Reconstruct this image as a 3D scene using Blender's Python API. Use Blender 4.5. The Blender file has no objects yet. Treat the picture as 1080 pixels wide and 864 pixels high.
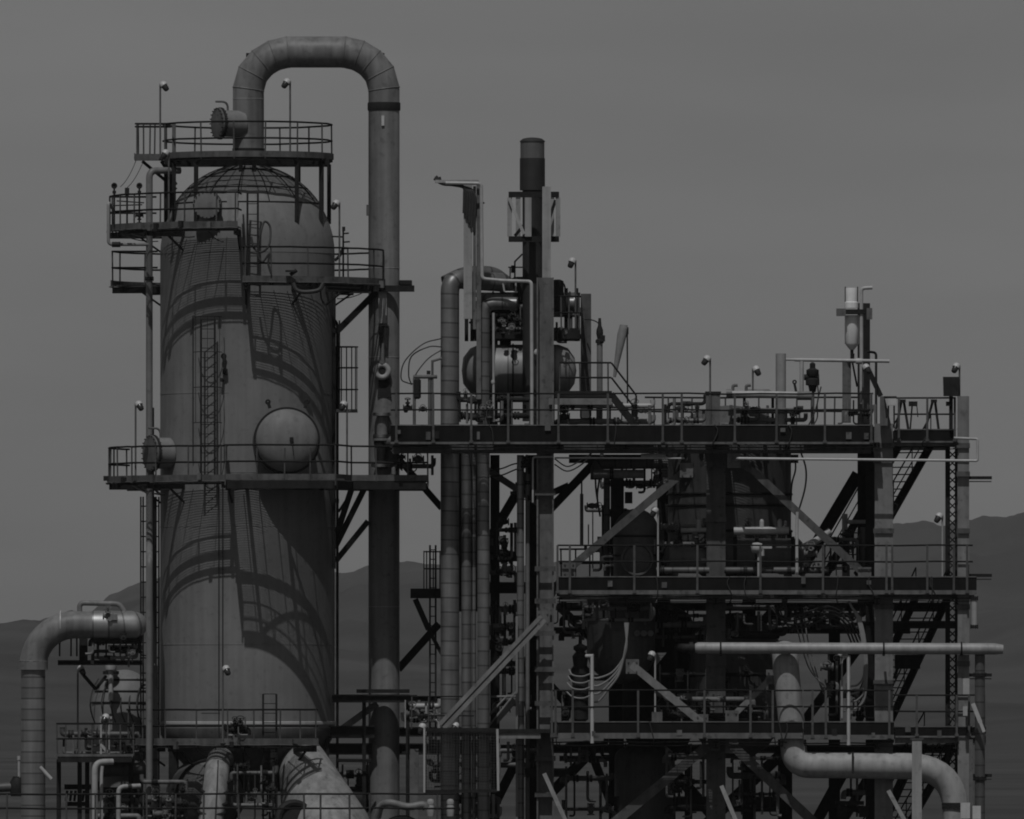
import bpy, math, random
from mathutils import Vector, Matrix
R = math.radians
PI = math.pi
scene = bpy.context.scene
COL = scene.collection

# ------------------------------------------------------------------ framing
HAZE = 2.8e-5
DIST, FPX, CAMZ, CX, HZ = 480.0, 15840.0, 6.15, 540.0, 760.0
def Q(px, py, Y=0.0):
    d = (DIST + Y) / FPX
    return Vector(((px - CX) * d, Y, CAMZ + (HZ - py) * d))
def M(n, Y=0.0):                       # photo pixels -> metres at depth Y
    return n * (DIST + Y) / FPX
def Z(py): return Q(0, py, 0).z
def X(px): return Q(px, 0, 0).x

# ------------------------------------------------------------------ materials
MATS = {}
def mat(name, base, rough=0.55, metal=0.0, var=0.25, scale=2.0, streak=0.25, seam=0.0, bump=0.15, spec=0.4, rust=0.0):
    m = bpy.data.materials.new(name); m.use_nodes = True
    nt = m.node_tree; N = nt.nodes; L = nt.links
    b = N['Principled BSDF']
    b.inputs['Roughness'].default_value = rough
    b.inputs['Metallic'].default_value = metal
    b.inputs['Specular IOR Level'].default_value = spec
    tc = N.new('ShaderNodeTexCoord')
    n1 = N.new('ShaderNodeTexNoise'); n1.inputs['Scale'].default_value = scale; n1.inputs['Detail'].default_value = 7; n1.inputs['Roughness'].default_value = .62
    L.new(tc.outputs['Object'], n1.inputs['Vector'])
    mp = N.new('ShaderNodeMapping'); mp.inputs['Scale'].default_value = (3.2, 3.2, .16)
    L.new(tc.outputs['Object'], mp.inputs['Vector'])
    n2 = N.new('ShaderNodeTexNoise'); n2.inputs['Scale'].default_value = 1.6; n2.inputs['Detail'].default_value = 5
    L.new(mp.outputs['Vector'], n2.inputs['Vector'])
    def rng(src, amt):
        r = N.new('ShaderNodeMapRange'); r.inputs['From Min'].default_value = .28; r.inputs['From Max'].default_value = .72
        r.inputs['To Min'].default_value = 1 - amt; r.inputs['To Max'].default_value = 1 + amt * .8
        L.new(src, r.inputs['Value']); return r.outputs['Result']
    def mul(a, c):
        k = N.new('ShaderNodeMath'); k.operation = 'MULTIPLY'
        L.new(a, k.inputs[0])
        if isinstance(c, float): k.inputs[1].default_value = c
        else: L.new(c, k.inputs[1])
        return k.outputs[0]
    v = mul(rng(n1.outputs['Fac'], var), rng(n2.outputs['Fac'], streak))
    if rust:
        n3 = N.new('ShaderNodeTexNoise'); n3.inputs['Scale'].default_value = 5.5; n3.inputs['Detail'].default_value = 9
        L.new(tc.outputs['Object'], n3.inputs['Vector'])
        r3 = N.new('ShaderNodeMapRange'); r3.inputs['From Min'].default_value = .57; r3.inputs['From Max'].default_value = .7
        r3.inputs['To Min'].default_value = 1; r3.inputs['To Max'].default_value = 1 - rust
        L.new(n3.outputs['Fac'], r3.inputs['Value']); v = mul(v, r3.outputs['Result'])
    hsrc = n1.outputs['Fac']
    if seam:
        uv = N.new('ShaderNodeUVMap'); sp = N.new('ShaderNodeSeparateXYZ'); L.new(uv.outputs['UV'], sp.inputs[0])
        d = mul(sp.outputs['Y'], 1.0 / seam)
        fr = N.new('ShaderNodeMath'); fr.operation = 'FRACT'; L.new(d, fr.inputs[0])
        lt = N.new('ShaderNodeMath'); lt.operation = 'LESS_THAN'; L.new(fr.outputs[0], lt.inputs[0]); lt.inputs[1].default_value = .05 / seam
        r4 = N.new('ShaderNodeMapRange'); r4.inputs['To Min'].default_value = 1; r4.inputs['To Max'].default_value = .5
        L.new(lt.outputs[0], r4.inputs['Value']); v = mul(v, r4.outputs['Result'])
        fl = N.new('ShaderNodeMath'); fl.operation = 'FLOOR'; L.new(d, fl.inputs[0])
        wn = N.new('ShaderNodeTexWhiteNoise'); wn.noise_dimensions = '1D'; L.new(fl.outputs[0], wn.inputs['W'])
        r5 = N.new('ShaderNodeMapRange'); r5.inputs['To Min'].default_value = .86; r5.inputs['To Max'].default_value = 1.1
        L.new(wn.outputs['Value'], r5.inputs['Value']); v = mul(v, r5.outputs['Result'])
    fin = mul(v, float(base))
    cb = N.new('ShaderNodeCombineColor')
    for k in range(3): L.new(fin, cb.inputs[k])
    L.new(cb.outputs[0], b.inputs['Base Color'])
    rr = N.new('ShaderNodeMapRange'); rr.inputs['To Min'].default_value = max(.05, rough - .12); rr.inputs['To Max'].default_value = min(1, rough + .14)
    L.new(n1.outputs['Fac'], rr.inputs['Value']); L.new(rr.outputs['Result'], b.inputs['Roughness'])
    if bump:
        bp = N.new('ShaderNodeBump'); bp.inputs['Strength'].default_value = bump; bp.inputs['Distance'].default_value = .02
        L.new(hsrc, bp.inputs['Height']); L.new(bp.outputs['Normal'], b.inputs['Normal'])
    MATS[name] = m
    return m
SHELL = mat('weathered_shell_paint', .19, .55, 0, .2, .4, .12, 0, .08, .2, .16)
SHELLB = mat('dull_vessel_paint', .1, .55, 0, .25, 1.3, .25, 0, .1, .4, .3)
PIPEP = mat('painted_pipe', .18, .5, 0, .22, 1.0, .26, 0, .08, .3, .25)
PIPEL = mat('pale_pipe_paint', .32, .55, 0, .2, 1.1, .22, 0, .07, .3, .22)
CLAD = mat('aluminium_cladding', .22, .4, .5, .2, 1.6, .2, .46, .12, .3)
CLADV = mat('banded_cladding', .2, .5, .25, .18, 1.6, .2, .34, .1, .3)
DRUMM = mat('weathered_drum_cladding', .24, .5, .15, .16, 1.6, .14, .5, .1)
CLADL = mat('pale_wrapped_cladding', .31, .5, .1, .18, 1.6, .16, 0, .08, .3, .15)
CLADS = mat('bright_cladding', .34, .46, .6, .16, 1.6, .14, .46, .1)
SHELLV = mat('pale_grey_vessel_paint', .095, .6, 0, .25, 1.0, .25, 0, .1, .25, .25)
PIPEQ = mat('grimy_pipe_paint', .24, .6, 0, .3, .9, .3, 0, .1, .2, .35)
CLADD = mat('dull_cladding', .1, .55, .2, .2, 1.6, .2, .5, .1)
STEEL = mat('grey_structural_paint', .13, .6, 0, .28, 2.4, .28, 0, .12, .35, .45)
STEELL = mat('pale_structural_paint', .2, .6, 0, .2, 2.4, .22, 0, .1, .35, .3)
STEELD = mat('shaded_rusted_steel', .024, .75, 0, .4, 3.0, .25, 0, .15, .12, .4)  # dark base colour stands for steel in shadow, with random rust
STEELM = mat('dull_grey_steel', .092, .65, 0, .3, 2.4, .3, 0, .12, .2, .5)
RAIL = mat('dark_handrail_paint', .014, .7, 0, .3, 3, .2, 0, .1, .12, .3)
POST = mat('grey_post_paint', .085, .6, 0, .25, 3, .2, 0, .1, .3, .4)
KICK = mat('dark_kick_plate', .011, .75, 0, .35, 1.2, .3, 0, .1, .1, .3)
TOE = mat('grey_toe_plate', .105, .65, 0, .35, 1.6, .35, 0, .1, .2, .4)
GRATE = mat('galvanised_grating', .10, .6, .2, .25, 4, .1, 0, 0)
IRON = mat('black_cast_iron', .022, .65, 0, .3, 5, .1, 0, .2, .18)
WHITE = mat('white_enamel', .5, .4, 0, .1, 4, .12, 0, .05)
WHITE2 = mat('clean_white_paint', .78, .4, 0, .08, 4, .08, 0, .04)
PALE = mat('pale_tube_paint', .40, .45, 0, .15, 4, .15, 0, .05)
CHROME = mat('bright_steel', .45, .38, 1, .1, 6, .05, 0, .03)
LENS = mat('dark_lamp_glass', .03, .2, 0, .1, 6, .05, 0, 0, .5)
CABLE = mat('black_cable', .03, .6, 0, .2, 6, .1, 0, 0)
CABLEL = mat('grey_flex_conduit', .24, .5, 0, .2, 6, .1, 0, 0)
STACKD = mat('black_stack_steel', .03, .6, 0, .3, 2, .2, 0, .08)
STACKG = mat('grey_stack_steel', .12, .5, 0, .15, 2, .2, 0, .05)  # paler tone, used on the upper barrel alone
MESHM = mat('screen_wire', .05, .6, 0, .2, 4, .1, 0, 0)
CANV = mat('pale_horn_paint', .26, .7, 0, .2, 3, .2, 0, .1)

# ------------------------------------------------------------------ mesh builder
class MB:
    def __init__(s): s.v = []; s.f = []; s.uv = []; s.sm = []
    def face(s, idx, uvs=None, smooth=False):
        s.f.append(idx); s.uv.append(uvs or [(0, .2)] * len(idx)); s.sm.append(smooth)
    def hexa(s, c):
        o = len(s.v); s.v += [Vector(p) for p in c]
        for q in ((0,3,2,1),(4,5,6,7),(0,1,5,4),(1,2,6,5),(2,3,7,6),(3,0,4,7)): s.face([o + i for i in q])
        return s
    def box(s, c, sx, sy, sz, rz=0.0):
        c = Vector(c); r = Matrix.Rotation(rz, 3, 'Z')
        pts = []
        for dz in (-.5, .5):
            for dx, dy in ((-.5,-.5),(.5,-.5),(.5,.5),(-.5,.5)):
                pts.append(c + r @ Vector((dx*sx, dy*sy, dz*sz)))
        return s.hexa(pts)
    def bar(s, a, b, w, h, up=None, off=(0, 0)):
        """rectangular bar from a to b; w across, h along up"""
        a = Vector(a); b = Vector(b); d = (b - a).normalized()
        u = Vector(up) if up is not None else (Vector((0, 0, 1)) if abs(d.z) < .9 else Vector((0, -1, 0)))
        x = d.cross(u).normalized(); y = x.cross(d).normalized()
        o = x * off[0] + y * off[1]
        c = []
        for p in (a, b):
            for i, j in ((-.5,-.5),(.5,-.5),(.5,.5),(-.5,.5)): c.append(p + o + x*(i*w) + y*(j*h))
        return s.hexa(c)
    def hsec(s, a, b, w, h, t, up=None):
        """H section: flanges of width w at +-h/2 along up, web between"""
        s.bar(a, b, w, t, up, (0, h/2 - t/2)); s.bar(a, b, w, t, up, (0, -h/2 + t/2))
        s.bar(a, b, t, h - 2*t - .004, up); return s
    def tube(s, pts, r, n=10, cap=True, v0=0.0):
        pts = [Vector(p) for p in pts]; m = len(pts)
        rs = r if isinstance(r, (list, tuple)) else [r]*m
        T = []
        for i in range(m):
            if i == 0: t = pts[1]-pts[0]
            elif i == m-1: t = pts[-1]-pts[-2]
            else: t = (pts[i+1]-pts[i]).normalized() + (pts[i]-pts[i-1]).normalized()
            if t.length < 1e-9: t = Vector((0,0,1))
            T.append(t.normalized())
        a = Vector((0,-1,0)) if abs(T[0].y) < .9 else Vector((1,0,0))
        nrm = (a - T[0]*a.dot(T[0])).normalized()
        o = len(s.v); L = v0; Ls = []
        for i in range(m):
            if i:
                L += (pts[i]-pts[i-1]).length
                nrm = (nrm - T[i]*nrm.dot(T[i])).normalized()
            Ls.append(L)
            bi = T[i].cross(nrm)
            sc = 1.0; ax = None
            if 0 < i < m-1:
                d1 = (pts[i]-pts[i-1]).normalized(); d2 = (pts[i+1]-pts[i]).normalized()
                cs = max(.5, math.sqrt(max(0, (1+d1.dot(d2))/2))); sc = 1/cs
                k = (d1 - d2)
                ax = k.normalized() if k.length > 1e-6 else None
            for j in range(n):
                an = 2*PI*j/n
                e = nrm*math.cos(an) + bi*math.sin(an)
                if ax is not None: e = e + ax*(e.dot(ax)*(sc-1))
                s.v.append(pts[i] + e*rs[i])
        for i in range(m-1):
            for j in range(n):
                k = (j+1) % n
                u0, u1 = 2*PI*rs[i]*j/n, 2*PI*rs[i]*(j+1)/n
                s.face([o+i*n+j, o+i*n+k, o+(i+1)*n+k, o+(i+1)*n+j], [(u0,Ls[i]),(u1,Ls[i]),(u1,Ls[i+1]),(u0,Ls[i+1])], True)
        if cap:
            s.face([o+j for j in reversed(range(n))]); s.face([o+(m-1)*n+j for j in range(n)])
        return s
    def lathe(s, prof, org, ax=(0,0,1), n=24):
        """prof: list of (radius, distance along axis)"""
        org = Vector(org); ax = Vector(ax).normalized()
        a = Vector((0,-1,0)) if abs(ax.y) < .9 else Vector((1,0,0))
        u = (a - ax*a.dot(ax)).normalized(); w = ax.cross(u)
        o = len(s.v); m = len(prof); L = 0
        Ls = [0]
        for i in range(1, m): L += math.hypot(prof[i][0]-prof[i-1][0], prof[i][1]-prof[i-1][1]); Ls.append(L)
        for r, t in prof:
            for j in range(n):
                an = 2*PI*j/n
                s.v.append(org + ax*t + (u*math.cos(an)+w*math.sin(an))*max(r, 1e-4))
        for i in range(m-1):
            for j in range(n):
                k = (j+1) % n
                s.face([o+i*n+j, o+i*n+k, o+(i+1)*n+k, o+(i+1)*n+j], [(j,Ls[i]),(j+1,Ls[i]),(j+1,Ls[i+1]),(j,Ls[i+1])], True)
        if prof[0][0] > .002: s.face([o+j for j in reversed(range(n))])
        if prof[-1][0] > .002: s.face([o+(m-1)*n+j for j in range(n)])
        return s
    def sector(s, c, r0, r1, z0, z1, a0, a1, n=None):
        n = n or max(2, int(abs(a1-a0)/R(5)))
        o = len(s.v)
        for i in range(n+1):
            a = a0 + (a1-a0)*i/n
            ca, sa = math.cos(a), math.sin(a)
            for r, z in ((r0,z0),(r1,z0),(r1,z1),(r0,z1)): s.v.append(Vector((c[0]+r*ca, c[1]+r*sa, z)))
        for i in range(n):
            for j in range(4):
                k = (j+1) % 4
                s.face([o+4*i+j, o+4*i+k, o+4*(i+1)+k, o+4*(i+1)+j])
        s.face([o+3,o+2,o+1,o]); s.face([o+4*n+j for j in range(4)])
        return s
    def torus(s, c, ax, r, t, n=16, m=6):
        c = Vector(c); ax = Vector(ax).normalized()
        a = Vector((0,-1,0)) if abs(ax.y) < .9 else Vector((1,0,0))
        u = (a - ax*a.dot(ax)).normalized(); w = ax.cross(u); o = len(s.v)
        for i in range(n):
            e = u*math.cos(2*PI*i/n) + w*math.sin(2*PI*i/n)
            for j in range(m):
                b = 2*PI*j/m
                s.v.append(c + e*(r + t*math.cos(b)) + ax*(t*math.sin(b)))
        for i in range(n):
            for j in range(m):
                i2, j2 = (i+1) % n, (j+1) % m
                s.face([o+i*m+j, o+i2*m+j, o+i2*m+j2, o+i*m+j2], None, True)
        return s
    def build(s, name, material, parent=None):
        me = bpy.data.meshes.new(name)
        me.from_pydata([tuple(v) for v in s.v], [], s.f)
        ul = me.uv_layers.new(name='UVMap'); i = 0
        flat = [0.0]*(2*len(me.loops))
        for uvs in s.uv:
            for u in uvs: flat[2*i] = u[0]; flat[2*i+1] = u[1]; i += 1
        ul.data.foreach_set('uv', flat)
        me.polygons.foreach_set('use_smooth', s.sm)
        me.materials.append(material); me.update()
        import bmesh
        bm = bmesh.new(); bm.from_mesh(me); bmesh.ops.recalc_face_normals(bm, faces=bm.faces); bm.to_mesh(me); bm.free()
        me.set_sharp_from_angle(angle=R(38))
        o = bpy.data.objects.new(name, me); COL.objects.link(o)
        if parent is not None: o.parent = parent
        return o

def thing(name, label, cat, group=None):
    o = bpy.data.objects.new(name, None); o.empty_display_size = .2; COL.objects.link(o)
    o['label'] = label; o['category'] = cat
    if group: o['group'] = group
    return o
def tag(o, label, cat, group=None):
    o['label'] = label; o['category'] = cat
    if group: o['group'] = group
    return o
def fillet(pts, rad, n=6):
    pts = [Vector(p) for p in pts]; out = [pts[0]]
    for i in range(1, len(pts)-1):
        a, b, c = pts[i-1], pts[i], pts[i+1]
        d1 = (a-b); d2 = (c-b); l = min(rad, d1.length*.48, d2.length*.48)
        p0 = b + d1.normalized()*l; p1 = b + d2.normalized()*l
        for k in range(n+1):
            t = k/n
            out.append(p0*(1-t)**2 + b*(2*t*(1-t)) + p1*t*t)
    out.append(pts[-1]); return out
def arc_pts(p0, p1, sag, n=10, side=None):
    p0 = Vector(p0); p1 = Vector(p1); sd = Vector(side) if side else Vector((0,0,-1))
    return [p0.lerp(p1, t/n) + sd*(sag*4*(t/n)*(1-t/n)) for t in range(n+1)]
def smooth_pts(ctrl, n=6):
    P = [Vector(c) for c in ctrl]; P = [P[0]*2-P[1]] + P + [P[-1]*2-P[-2]]; out = []
    for i in range(1, len(P)-2):
        for k in range(n):
            t = k/n
            out.append(.5*((2*P[i]) + (P[i+1]-P[i-1])*t + (2*P[i-1]-5*P[i]+4*P[i+1]-P[i+2])*t*t + (3*P[i]-P[i-1]-3*P[i+1]+P[i+2])*t**3))
    out.append(P[-2]); return out

# a pipe: pts in photo pixels + depth, r in pixels
def pipe(name, label, cat, pts, r, m, bend=None, flanges=(), group=None, n=14, parent=None, mitre=False):
    P = [Q(*p) for p in pts]; rr = M(r)
    if not mitre and len(P) > 2: P = fillet(P, bend if bend else rr*2.6)
    o = MB().tube(P, rr, n).build(name, m, parent)
    if label: tag(o, label, cat, group)
    for (i, t) in flanges:                                   # on leg i of the given points, at fraction t
        a, b = Q(*pts[i]), Q(*pts[i+1]); c = a.lerp(b, t); d = (b-a).normalized(); th = max(.05, rr*.22)
        f = MB().lathe([(rr*1.32, -th), (rr*1.32, -.008)], c, d, 18).lathe([(rr*1.32, .008), (rr*1.32, th)], c, d, 18)
        for k in range(10):
            an = 2*PI*k/10; a1 = Vector((0,0,1)) if abs(d.z) < .9 else Vector((1,0,0))
            u = (a1 - d*a1.dot(d)).normalized(); w = d.cross(u); e = (u*math.cos(an)+w*math.sin(an))*rr*1.2
            f.tube([c+e-d*th*1.5, c+e+d*th*1.5], rr*.07, 6)
        f.build('flange', STEELD, o)
    return o

def rails(parent, line, posts, hz=1.07, mid=.55, r=.03, pr=.026, drop=0.0, postmat=None, toe=0.0, toemat=None):
    """handrail along a polyline of floor points; posts = indices or points"""
    mb = MB(); rn = random.Random(int(abs(line[0].x*71+line[0].z*131)))
    ln2 = [line[0]]
    for a, b in zip(line[:-1], line[1:]):
        k = max(1, int((b-a).length/1.1))
        for i in range(1, k+1): ln2.append(a.lerp(b, i/k) + (Vector((0, rn.uniform(-.012,.012), rn.uniform(-.016,.012))) if i < k else Vector()))
    for h in (hz, mid): mb.tube([p + Vector((0,0,h + rn.uniform(-.006,.006))) for p in ln2], r, 8)
    h = mb.build('handrail', RAIL, parent)
    for p in posts:
        p = Vector(p)
        MB().tube([p + Vector((0,0,-drop)), p + Vector((rn.uniform(-.02,.02),0,hz))], pr, 8).build('post', postmat or POST, h)
    if toe:
        t = MB()
        for a, b in zip(line[:-1], line[1:]): t.bar(a + Vector((0,0,toe/2)), b + Vector((0,0,toe/2)), .012, toe, (0,0,1))
        t.build('toe_plate', toemat or TOE, parent)
    return h
def along(line, step):
    out = []; L = 0; nxt = 0
    for a, b in zip(line[:-1], line[1:]):
        l = (b-a).length
        while nxt <= L + l + 1e-6:
            out.append(a.lerp(b, (nxt-L)/l)); nxt += step
        L += l
    return out

def valve(parent, c, s, ax=(1,0,0), up=(0,0,1), m=None):
    c = Vector(c); ax = Vector(ax).normalized(); up = Vector(up).normalized()
    v = MB().lathe([(.16*s,-.5*s),(.16*s,-.42*s),(.3*s,-.42*s)][0:1]+[(.32*s,-.5*s),(.32*s,-.4*s),(.17*s,-.38*s),(.26*s,-.15*s),(.28*s,0),(.26*s,.15*s),(.17*s,.38*s),(.32*s,.4*s),(.32*s,.5*s)], c, ax, 14)
    v.lathe([(.15*s,.1*s),(.15*s,.5*s),(.26*s,.5*s),(.26*s,.58*s),(.1*s,.6*s),(.06*s,1.0*s)], c, up, 12)
    b = v.build('valve', m or IRON, parent)
    MB().torus(c + up*(1.0*s), up, .3*s, .035*s, 14, 6).bar(c+up*s-ax*.28*s, c+up*s+ax*.28*s, .05*s, .04*s, up).build('handwheel', m or IRON, b)
    return b

def floodlight(label, px, py, base, Y, side=-1, grp='floodlights on poles', palepole=False):
    """px,py = photo point of the lamp head, base = photo row of the pole foot, side: which way the lamp looks"""
    t = thing('floodlight', label, 'floodlight', grp)
    f = Q(px - side*4, base, Y); top = Q(px - side*4, py, Y)
    MB().tube([f, top + Vector((0,0,.05))], .03, 8).lathe([(.09,0),(.09,.02)], f, (0,0,1), 10).build('pole', PALE if palepole else STEEL, t)
    h = top + Vector((side*.11, -.05, .0))
    rn = random.Random(int(px*7+py)); ax = Vector((side*rn.uniform(.3,.65), rn.uniform(-.55,-.1), -.82)).normalized()
    MB().lathe([(.001,-.13),(.065,-.12),(.108,-.08),(.12,-.02),(.12,.03),(.105,.04)], h, ax, 16).build('hood', WHITE, t)
    l = MB().lathe([(.098,.045),(.098,.11),(.085,.19),(.065,.21),(.001,.215)], h, ax, 14).build('lamp', LENS, t)
    MB().bar(top + Vector((0,0,.03)), h + Vector((0,0,.02)), .05, .05).build('bracket', STEELD, t)
    return t

# ================================================================== THE DISTILLATION COLUMN
TX, TR = X(261), M(92)
TC = (TX, 0.0)
def onshell(deg, r, z): a = R(deg); return Vector((TX + r*math.cos(a), r*math.sin(a), z))
col = thing('distillation_column', 'tall grey domed cylindrical column ringed by walkways, widest vessel on the left', 'distillation column')
zb, zs = Z(768), Z(268)
sh = MB().lathe([(TR, zb), (TR, zb+3), (TR, zb+6), (TR, zb+9), (TR, zb+12), (TR, zs)], (TX,0,0), (0,0,1), 96).build('shell', SHELL, col)
MB().lathe([(TR*math.cos(R(a)), zs + .002 + (Z(174)-zs)*math.sin(R(a))) for a in range(0, 91, 6)], (TX,0,0), (0,0,1), 96).build('dome', SHELL, col)
MB().lathe([(M(42), Z(835)), (M(60), Z(815)), (TR*.93, Z(786)), (TR*.995, Z(775)), (TR, zb-.003)], (TX,0,0), (0,0,1), 72).build('bottom_cone', SHELLB, col)
MB().lathe([(TR+.004, Z(764.5)), (TR+.03, Z(764)), (TR+.03, Z(761.5)), (TR+.004, Z(761))], (TX,0,0), (0,0,1), 96).build('support_ring', PALE, col)
for py_ in (680, 556, 416, 268):
    MB().lathe([(TR-.02, Z(py_)-.02), (TR+.008, Z(py_)-.014), (TR+.008, Z(py_)+.014), (TR-.02, Z(py_)+.02)], (TX,0,0), (0,0,1), 96).build('weld_seam', SHELL, col)
# insulation bands over the crown
bd = MB()
for a in (34, 47, 59, 70):
    r_, z_ = TR*math.cos(R(a)), zs + (Z(174)-zs)*math.sin(R(a))
    bd.torus((TX,0,z_+.012), (0,0,1), r_+.012, .02, 72, 6)
for k in range(14):
    an = 2*PI*k/14+.1
    bd.tube([Vector((TX+TR*1.006*math.cos(R(a))*math.cos(an), TR*1.006*math.cos(R(a))*math.sin(an), zs+.01+(Z(174)-zs)*1.004*math.sin(R(a)))) for a in range(34, 84, 5)], .018, 6)
bd.build('crown_banding', IRON, col)
# reinforcing pads (curved plates 10 mm proud)
def pad(px0, px1, py0, py1):
    a0 = -math.acos((X(px0)-TX)/TR); a1 = -math.acos((X(px1)-TX)/TR)
    MB().sector(TC, TR-.01, TR+.014, Z(py1), Z(py0), a0, a1, 8).build('reinforcing_pad', SHELL, col)
pad(174, 192, 453, 503); pad(243, 340, 415, 500); pad(214, 234, 700, 752)
# large hemispherical nozzle facing the viewer
ax = Vector((.13, -1, .03)).normalized(); c0 = Vector((X(305), -2.1, Z(467))); cf = Vector((X(305)-.03, -3.38, Z(467)))
nz = MB().lathe([(M(33.5), -1.7), (M(33.5), .0)], cf, ax, 56).build('nozzle_neck', SHELL, col)
MB().lathe([(M(35.2), .01), (M(35.2), .09)], cf, ax, 56).build('flange', IRON, nz)
MB().lathe([(M(33), .095)] + [(M(33)*math.cos(R(a)), .12+.5*math.sin(R(a))) for a in range(0, 91, 9)], cf, ax, 56).build('dished_cap', SHELL, nz)
for dx in (-17.5, 19):
    p = cf + Vector((M(dx), -.05, M(34)))
    MB().bar(p, p + Vector((M(dx)*.12, 0, .2)), .1, .07, (0,-1,0)).torus(p + Vector((M(dx)*.12, 0, .2)), (0,1,0), .06, .03, 12, 6).build('lifting_lug', IRON, nz)
MB().box(cf + ax*.65 + Vector((.08,0,.02)), .12, .06, .12).bar(cf+ax*.64+Vector((.1,0,-.05)), cf+ax*.57+Vector((.16,-.02,-.5)), .03, .03).build('gauge_tap', IRON, nz)
# manways
def manway(pxc, pyc, r, ln, axis, rr=.85, davit=True, Yc=None, parent=None, face=STEEL):
    axis = Vector(axis).normalized()
    c = Vector((X(pxc), Yc, Z(pyc)))
    mw = MB().lathe([(M(r*rr), -ln), (M(r*rr), -.02)], c, axis, 32).build('manway', SHELL, parent)
    MB().lathe([(M(r), -.02), (M(r), .05)], c, axis, 36).build('flange', IRON, mw)
    MB().lathe([(M(r*.97), .06), (M(r*.97), .12), (M(r*.55), .15), (.001, .16)], c, axis, 36).build('cover', face, mw)
    bl = MB(); u = axis.cross(Vector((0,0,1))).normalized(); w = u.cross(axis)
    for k in range(20):
        e = (u*math.cos(k*PI/10) + w*math.sin(k*PI/10))*M(r*.93)
        bl.tube([c+e-axis*.06, c+e+axis*.17], .022, 6)
    bl.build('bolt', IRON, mw)
    if davit:
        t0 = c - axis*.25 + w*M(r*.6)
        MB().tube(fillet([t0 - w*.1, t0 + w*M(r*.75), t0 + w*M(r*.75) + axis*.42], .2), .035, 8).build('davit_arm', STEEL, mw)
    return mw
manway(163, 479, 19.5, .55, (-.88, -.44, 0), .84, True, -1.55, col)
manway(220.5, 219, 15, 1.1, (-.1, -1, 0), .9, False, -2.75, col, SHELL)
# little things fixed to the shell
MB().tube(smooth_pts([onshell(-104, TR+.02, Z(378)), onshell(-104, TR+.16, Z(378)), onshell(-103, TR+.2, Z(386)), onshell(-103, TR+.16, Z(395)), onshell(-103, TR, Z(396))]), .05, 8).torus(onshell(-104, TR+.13, Z(378)), (0,1,0), .06, .035).box(onshell(-103.3, TR+.1, Z(394)), .16, .16, .16).build('sample_connection', IRON, col)
MB().tube([onshell(-105, TR-.05, Z(404)), onshell(-105, TR+.2, Z(403))], .035, 8).box(onshell(-105, TR+.2, Z(403)), .09, .06, .12).build('thermowell', IRON, col)
MB().box(Vector((X(246.5), -2.55, Z(220))), .34, .06, .95).build('insulated_plate', PIPEL, col)
for a in (20, 160, 200, 340, 250, 290):
    p = onshell(a, TR*.9, Z(800))
    MB().hsec(Vector((p.x, p.y, 0)), p + Vector((0,0,.3)), .28, .3, .03).build('leg', STEELD, col)
for px_, y0_, y1_ in ((233, 512, 786), (237, 508, 786), (262, 300, 335), (206, 335, 500)):
    a = -math.acos((X(px_)-TX)/TR)
    MB().tube([onshell(math.degrees(a), TR+.05, Z(y)) for y in range(y0_, y1_+1, 14)], .018, 6).build('cable_run', CABLE, col)
# shell ladders (part of the column)
def shell_ladder(label, px0, px1, y0, y1, Y, cage=True, mt=STEELD):
    t = thing('access_ladder', label, 'ladder', 'fixed ladders')
    for px_ in (px0, px1):
        MB().bar(Q(px_, y1, Y), Q(px_, y0, Y), .065, .05, (0,-1,0)).build('stile', mt, t)
    rg = MB(); n = int(M(y1-y0)/.3)
    for k in range(n+1):
        y = y1 - (y1-y0)*k/n
        rg.tube([Q(px0, y, Y), Q(px1, y, Y)], .014, 6)
    rg.build('rungs', mt, t)
    if cage:
        cg = MB(); xm = (px0+px1)/2; w = M(px1-px0)*.5+.22
        c = Q(xm, y0, Y)
        ys = [y0 + (y1-y0-60)*k/3 for k in range(4)]
        hoop = lambda z: [Vector((c.x + w*math.cos(R(a)), c.y - .02 - .7*math.sin(R(a)), z)) for a in range(0, 181, 15)]
        for y in ys: cg.tube(hoop(Z(y)), .014, 6)
        for k in (2, 4, 6, 8, 10): cg.tube([hoop(Z(ys[0]))[k], hoop(Z(ys[-1]))[k]], .010, 6)
        cg.build('safety_cage', mt, t)
    return t
shell_ladder('caged ladder running up the front of the big column between two walkways', 212, 226.5, 337, 508, -3.05)
shell_ladder('short ladder on the column below the crown beside the round bolted cover', 261, 272, 204, 292, -3.1, False)
shell_ladder('short open ladder at the right end of the lowest column walkway', 277.5, 291.5, 732, 864, -3.5, False)

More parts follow.
